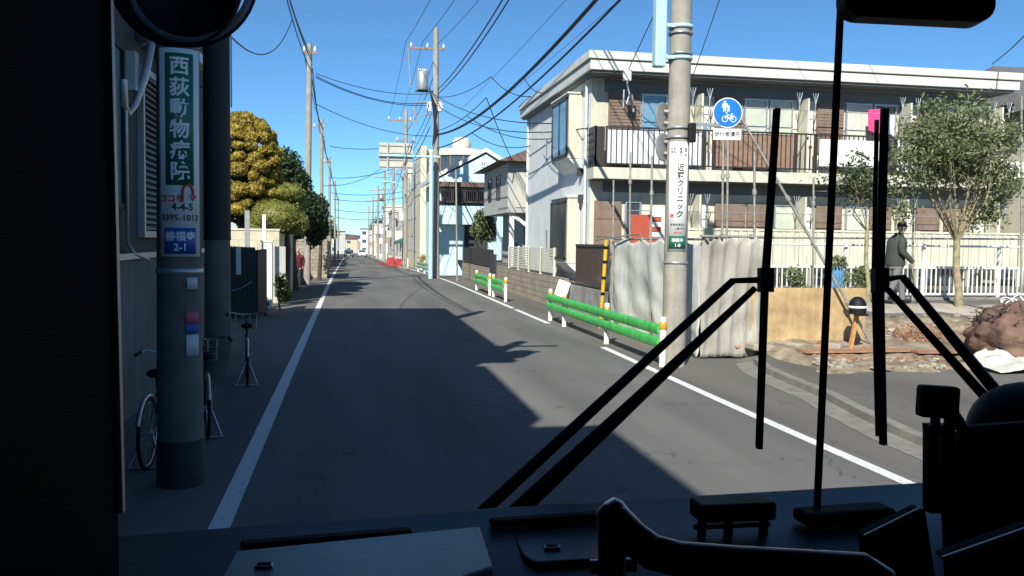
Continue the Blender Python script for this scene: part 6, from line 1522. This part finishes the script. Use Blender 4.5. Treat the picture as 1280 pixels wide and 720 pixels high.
# front apron and header
q = MB(); vs = []
for x, y in gl: vs += [(x, y+.10, .35), (x, y+.06, GZ-.015), (x, y-.0, GZ-.01), (x, y-.03, .35)]
n = len(gl); q.add(vs, [(4*i+j, 4*i+(j+1)%4, 4*i+4+(j+1)%4, 4*i+4+j) for i in range(n-1) for j in range(4)]); q.build('front_apron', 'black', BUS)
q = MB(); vs = []
for x, y in gl: vs += [(x, y-.05, 2.86), (x, y-.02, 3.1), (x, y-.5, 3.1), (x, y-.5, 2.86)]
q.add(vs, [(4*i+j, 4*i+(j+1)%4, 4*i+4+(j+1)%4, 4*i+4+j) for i in range(n-1) for j in range(4)]); q.build('header_panel', 'black', BUS)
# windscreen in two panes
def pane(x0, x1, name):
    q = MB(); xs = [x0+(x1-x0)*i/12 for i in range(13)]; vs = []
    for x in xs: vs += [(x, gy(x)+.03, GZ-.01), (x, gy(x)-.03, 2.87), (x, gy(x)-.025, 2.87), (x, gy(x)+.035, GZ-.01)]
    q.add(vs, [(4*i, 4*i+4, 4*i+5, 4*i+1) for i in range(12)], True); q.build(name, 'windscreen', BUS)
xdv = AX  # divider follows the photo line
dt, db = AY(1053,0,2.0), AY(1021,612,2.0)
pane(-.50, 1.06, 'windscreen_pane'); pane(1.06, 2.2, 'windscreen_pane')
q = MB(); p0, p1 = PD(1021,640,2.0), PD(1054,-60,2.0); q.beam(p0, p1, .008, .019, (0,1,0)); q.build('windscreen_divider', 'blackrub', BUS)
# left corner pillar and the grey door edge strip
q = MB(); a = PD(-60,740,1.35); 
pl0, pl1 = PD(134,-40,1.62), PD(150,760,1.62)
ptsl = [PD(-160,-60,1.2), PD(131,-60,1.62), PD(150,760,1.62), PD(-160,760,1.2)]
q.prism([tuple(p) for p in ptsl], tuple(Vector((-.10,.10,0)))); q.build('corner_pillar', 'blackrub', BUS)
q = MB(); q.beam(PD(135,-40,1.63), PD(151,640,1.63), .012, .02, (0,1,0)); q.build('pillar_edge_strip', 'mirrorgrey', BUS)
# right pillar
q = MB(); q.beam((2.24,1.78,.4),(2.2,1.6,3.0), .14, .14, (0,1,0)); q.build('corner_pillar', 'black', BUS)
# dashboard
q = MB(); n = 30; vs = []
for i in range(n+1):
    x = -.60+2.85*i/n; y = gy(x); vs += [(x, y+.02, GZ-.005), (x, y-.10, GZ-.03), (x, y-.55, GZ-.075), (x, y-.60, GZ-.11), (x, y-.60, .5)]
q.add(vs, [(5*i+j, 5*i+j+1, 5*i+j+6, 5*i+j+5) for i in range(n) for j in range(4)], True); dsh = q.build('dashboard', 'dash', BUS)
def dz(y, x): 
    d = gy(x)-y; return GZ-.03-.1*(d-.10) if d > .1 else GZ-.01
# raised left box on the dashboard
def onD(px, py, z): return G(px, py, z)
zt = 1.59
P = [onD(293,688,zt), onD(600,657,zt), onD(617,706,zt), onD(285,725,zt)]
P[3] = Vector((P[0].x-.03, 1.25, zt)); P[2] = onD(617,708,zt); P2 = [P[0], P[1], P[2], P[2]+Vector((.01,-.25,0)), P[3]]
q = MB(); q.prism([tuple(Vector((p.x,p.y,1.50))) for p in [P[0],P[1],P[2],P[3]]], (0,0,.09)); lid = q.build('storage_box', 'dashlid', dsh, bevel=.006)
def latch(px, py, z, par, sx=.034, sy=.02):
    c = onD(px, py, z); an = math.radians(-4); m = Matrix.Rotation(an,3,'Z')
    q = MB(); q.obox((c.x,c.y,z+.002), (sx,sy,.006), m); lo_ = q.build('latch_bezel', 'alu', par, bevel=.004)
    q = MB(); q.obox((c.x,c.y,z+.0045), (sx*.74,sy*.62,.006), m); q.build('latch', 'black', lo_, bevel=.002)
latch(330,708,1.592,lid); 
zc = 1.565
Pq = [onD(643,674,zc), onD(750,668,zc), onD(768,700,zc), onD(670,706,zc), onD(655,698,zc)]
q = MB(); q.prism([tuple(p) for p in Pq], (0,0,.006)); ap = q.build('access_panel', 'dash', dsh, bevel=.003); latch(690,685,zc+.008,ap)
# dark mouldings along the glass
q = MB(); 
for (pa, pb_, za) in (((300,682),(515,664),1.585),((612,653),(765,643),1.59)):
    a, c = onD(*pa,za), onD(*pb_,za); q.beam(a, c, .035, .014)
q.build('air_vent', 'blackrub', dsh, bevel=.008)
# small stand on the dash
a, c = onD(868,650,1.60), onD(962,646,1.60)
q = MB(); q.beam((a.x,a.y,1.622),(c.x,c.y,1.622), .07, .04); st_ = q.build('card_stand', 'black', dsh, bevel=.006)
q = MB()
for p in (a.lerp(c,.1), a.lerp(c,.45), a.lerp(c,.92)): q.beam((p.x,p.y,1.55),(p.x,p.y,1.63), .015,.015,(0,1,0))
q.beam((a.x,a.y,1.585),(c.x,c.y,1.585), .012,.01); q.build('stand_leg', 'black', st_)
a, c = onD(1000,640,1.60), onD(1110,632,1.60)
q = MB(); q.beam((a.x,a.y,1.588),(c.x,c.y,1.588), .07,.03); q.build('demister_cover', 'blackrub', dsh, bevel=.01)
# grab rail with brown grip
gr_ = [PD(760,735,1.02), PD(764,700,1.02), PD(766,664,1.02)]
q = MB(); q.tube([PD(766,900,1.05), PD(765,700,1.03), PD(764,650,1.02)], .0165, 16); rail = q.build('grab_rail_post', 'grip', BUS)
q = MB(); q.tube([PD(763,643,1.02), PD(772,652,1.01), PD(790,672,1.0), PD(815,690,.99), PD(850,699,.98), PD(920,704,.97), PD(1000,708,.96), PD(1080,712,.95), PD(1098,722,.95), PD(1108,760,.95)], [.017,.019,.020,.020,.0195,.019,.0185,.018,.018,.018], 18); q.build('grab_rail_grip', 'grip', rail)
q = MB(); q.lathe(PD(763,640,1.02), [(.0185,-.012),(.019,.0),(.015,.009),(.0,.012)], 18, (PD(755,632,1.02)-PD(772,652,1.02))); q.build('rail_end_cap', 'chrome', rail)
q = MB(); q.tube([PD(738,708,1.45), PD(795,706,1.45)], .012, 10); q.build('rail_socket', 'chrome', rail)
# driver's equipment at the right
q = MB(); 
m_ = Matrix((CR, CF, CU)).transposed()
def cbox(q, x0, x1, y0, y1, D, th, r=0.0):
    c = PD((x0+x1)/2, (y0+y1)/2, D); s_ = D/FPX; q.obox(c, ((x1-x0)*s_, th, (y1-y0)*s_), m_ @ Matrix.Rotation(r,3,'Y'))
cbox(q, 1148, 1196, 482, 522, 1.5, .03, .06); ho = q.build('device_head', 'black', BUS, bevel=.006)
q = MB(); cbox(q, 1166, 1172, 520, 534, 1.5, .02); cbox(q, 1183, 1190, 518, 534, 1.5, .02); cbox(q, 1158, 1200, 530, 536, 1.5, .03); q.build('device_bracket', 'black', ho)
q = MB(); cbox(q, 1157, 1169, 532, 640, 1.5, .03); cbox(q, 1174, 1190, 534, 640, 1.5, .03); cbox(q, 1157, 1190, 575, 640, 1.5, .028); cbox(q, 1157,1190,532,541,1.5,.029); q.build('device_stand', 'black', BUS, bevel=.004)
q = MB(); c = PD(1196,522,1.5); q.tube([PD(1192,515,1.5), PD(1206,536,1.48)], .008, 8); q.build('aiming_knob', 'black', BUS)
q = MB(); P = [PD(x,y,1.62) for x,y in ((1196,560),(1206,534),(1290,528),(1400,540),(1400,760),(1190,760),(1184,640))]
q.prism([tuple(p) for p in P], tuple(CF*.03)); q.build('driver_console', 'blackrub', BUS, bevel=.006)
q = MB(); c = PD(1286,538,2.0); q.sphere(c, (.135,.12,.11), 24, 14); q.build('instrument_hood', 'black', BUS)
q = MB(); P = [PD(x,y,1.15) for x,y in ((1079,668),(1148,634),(1158,640),(1176,760),(1085,760))]
q.prism([tuple(p) for p in P], tuple(CF*.02)); mo = q.build('small_monitor', 'blackrub', BUS, bevel=.003)
q = MB(); q.prism([tuple(PD(x,y,1.148)) for x,y in ((1079,668),(1148,634),(1156,638),(1088,673))], tuple(CF*-.004)); q.build('monitor_edge', 'alu', mo)
q = MB(); P = [PD(x,y,.95) for x,y in ((1176,695),(1290,655),(1300,760),(1205,760),(1195,712))]
q.prism([tuple(p) for p in P], tuple(CF*.02)); fm = q.build('fare_machine', 'blackrub', BUS, bevel=.004)
q = MB(); q.prism([tuple(PD(x,y,.946)) for x,y in ((1176,695),(1290,655),(1292,661),(1196,699))], tuple(CF*-.004)); q.build('fare_edge', 'alu', fm)
q = MB(); P = [PD(x,y,.947) for x,y in ((1232,700),(1300,672),(1300,760),(1242,760))]; q.prism([tuple(p) for p in P], tuple(CF*-.003)); q.build('fare_panel', 'screen', fm)
# wipers, outside the glass
def wiper(name_par, head, bladetop, bladebot, arms, DW=2.22, w=10, dbl=False):
    q = MB(); s_ = DW/FPX
    q.beam(PD(*bladetop,DW), PD(*head,DW), .012, w*.95*s_, (0,1,0)); q.beam(PD(*head,DW), PD(*bladebot,DW), .012, w*.8*s_, (0,1,0))
    wb = q.build('wiper_blade', 'blackrub', BUS)
    q = MB(); q.tube([PD(bladetop[0]-3,bladetop[1]+4,DW+.012), PD(head[0]-4,head[1],DW+.012), PD(bladebot[0]-3,bladebot[1]-4,DW+.012)], .004, 6); q.build('wiper_rubber', 'blackrub', wb)
    q = MB(); cbx = PD(*head,DW-.01); q.obox(cbx, (17*s_, .03, 30*s_), m_); q.build('wiper_joint', 'black', wb)
    for a in arms:
        q = MB(); P = [PD(x,y,DW) for x,y in a]; rr = [.5*wd*s_ for wd in ((8,9,17) if len(P) == 3 else (8,25 if w == 10 else 14))]; q.tube(P, rr, 10); q.build('wiper_arm', 'black', BUS)
wiper(0, (957,350), (971,136), (949,561), [[(948,350),(916,351),(592,650)], [(944,360),(630,655)]])
wiper(0, (1100,350), (1106,136), (1104,556), [[(1108,349),(1128,346),(1270,520)], [(1110,362),(1262,530)]], w=11)
q = MB(); q.tube([PD(1096,150,2.24), PD(1092,350,2.24), PD(1097,545,2.24)], .006, 6); q.build('wiper_spring', 'black', BUS)
# mirrors
q = MB(); c = PD(1151,-22,1.7); s_ = 1.7/FPX
pts = []
for cx_, cy_, a0 in ((1222,5,0),(1080,-2,90),(1080,-60,180),(1222,-60,270)):
    for k in range(7):
        an = math.radians(a0+k*15); pts.append((cx_+24*math.cos(an), cy_+22*math.sin(an)))
q.prism([tuple(PD(x,y,1.7)) for x,y in pts], tuple(CF*.05)); mi = q.build('inside_mirror', 'black', BUS, bevel=.004)
q = MB(); c = PD(222,-27,2.3); ax = (CF + Vector((0,0,.25))).normalized(); s_ = 2.3/FPX
q.lathe(c, [(0,-.10),(.07,-.09),(.14,-.05),(.172,0),(.176,.025),(.168,.03)], 40, -ax.copy()); mm_ = q.build('door_mirror', 'black', BUS)
q = MB(); q.lathe(c+CR*.018+CU*.012+CF*.05, [(.155,-.012),(.170,-.01),(.174,0)], 40, CF); q.build('mirror_rim', 'mirrorgrey', mm_)
q = MB(); q.lathe(c+CR*.018+CU*.012+CF*.052, [(.174,-.006),(.179,0),(.176,.008)], 40, -CF); q.build('mirror_gasket', 'blackrub', mm_)
q = MB(); q.tube([c, PD(150,-80,2.0)], .012, 8); q.build('mirror_stay', 'black', mm_)
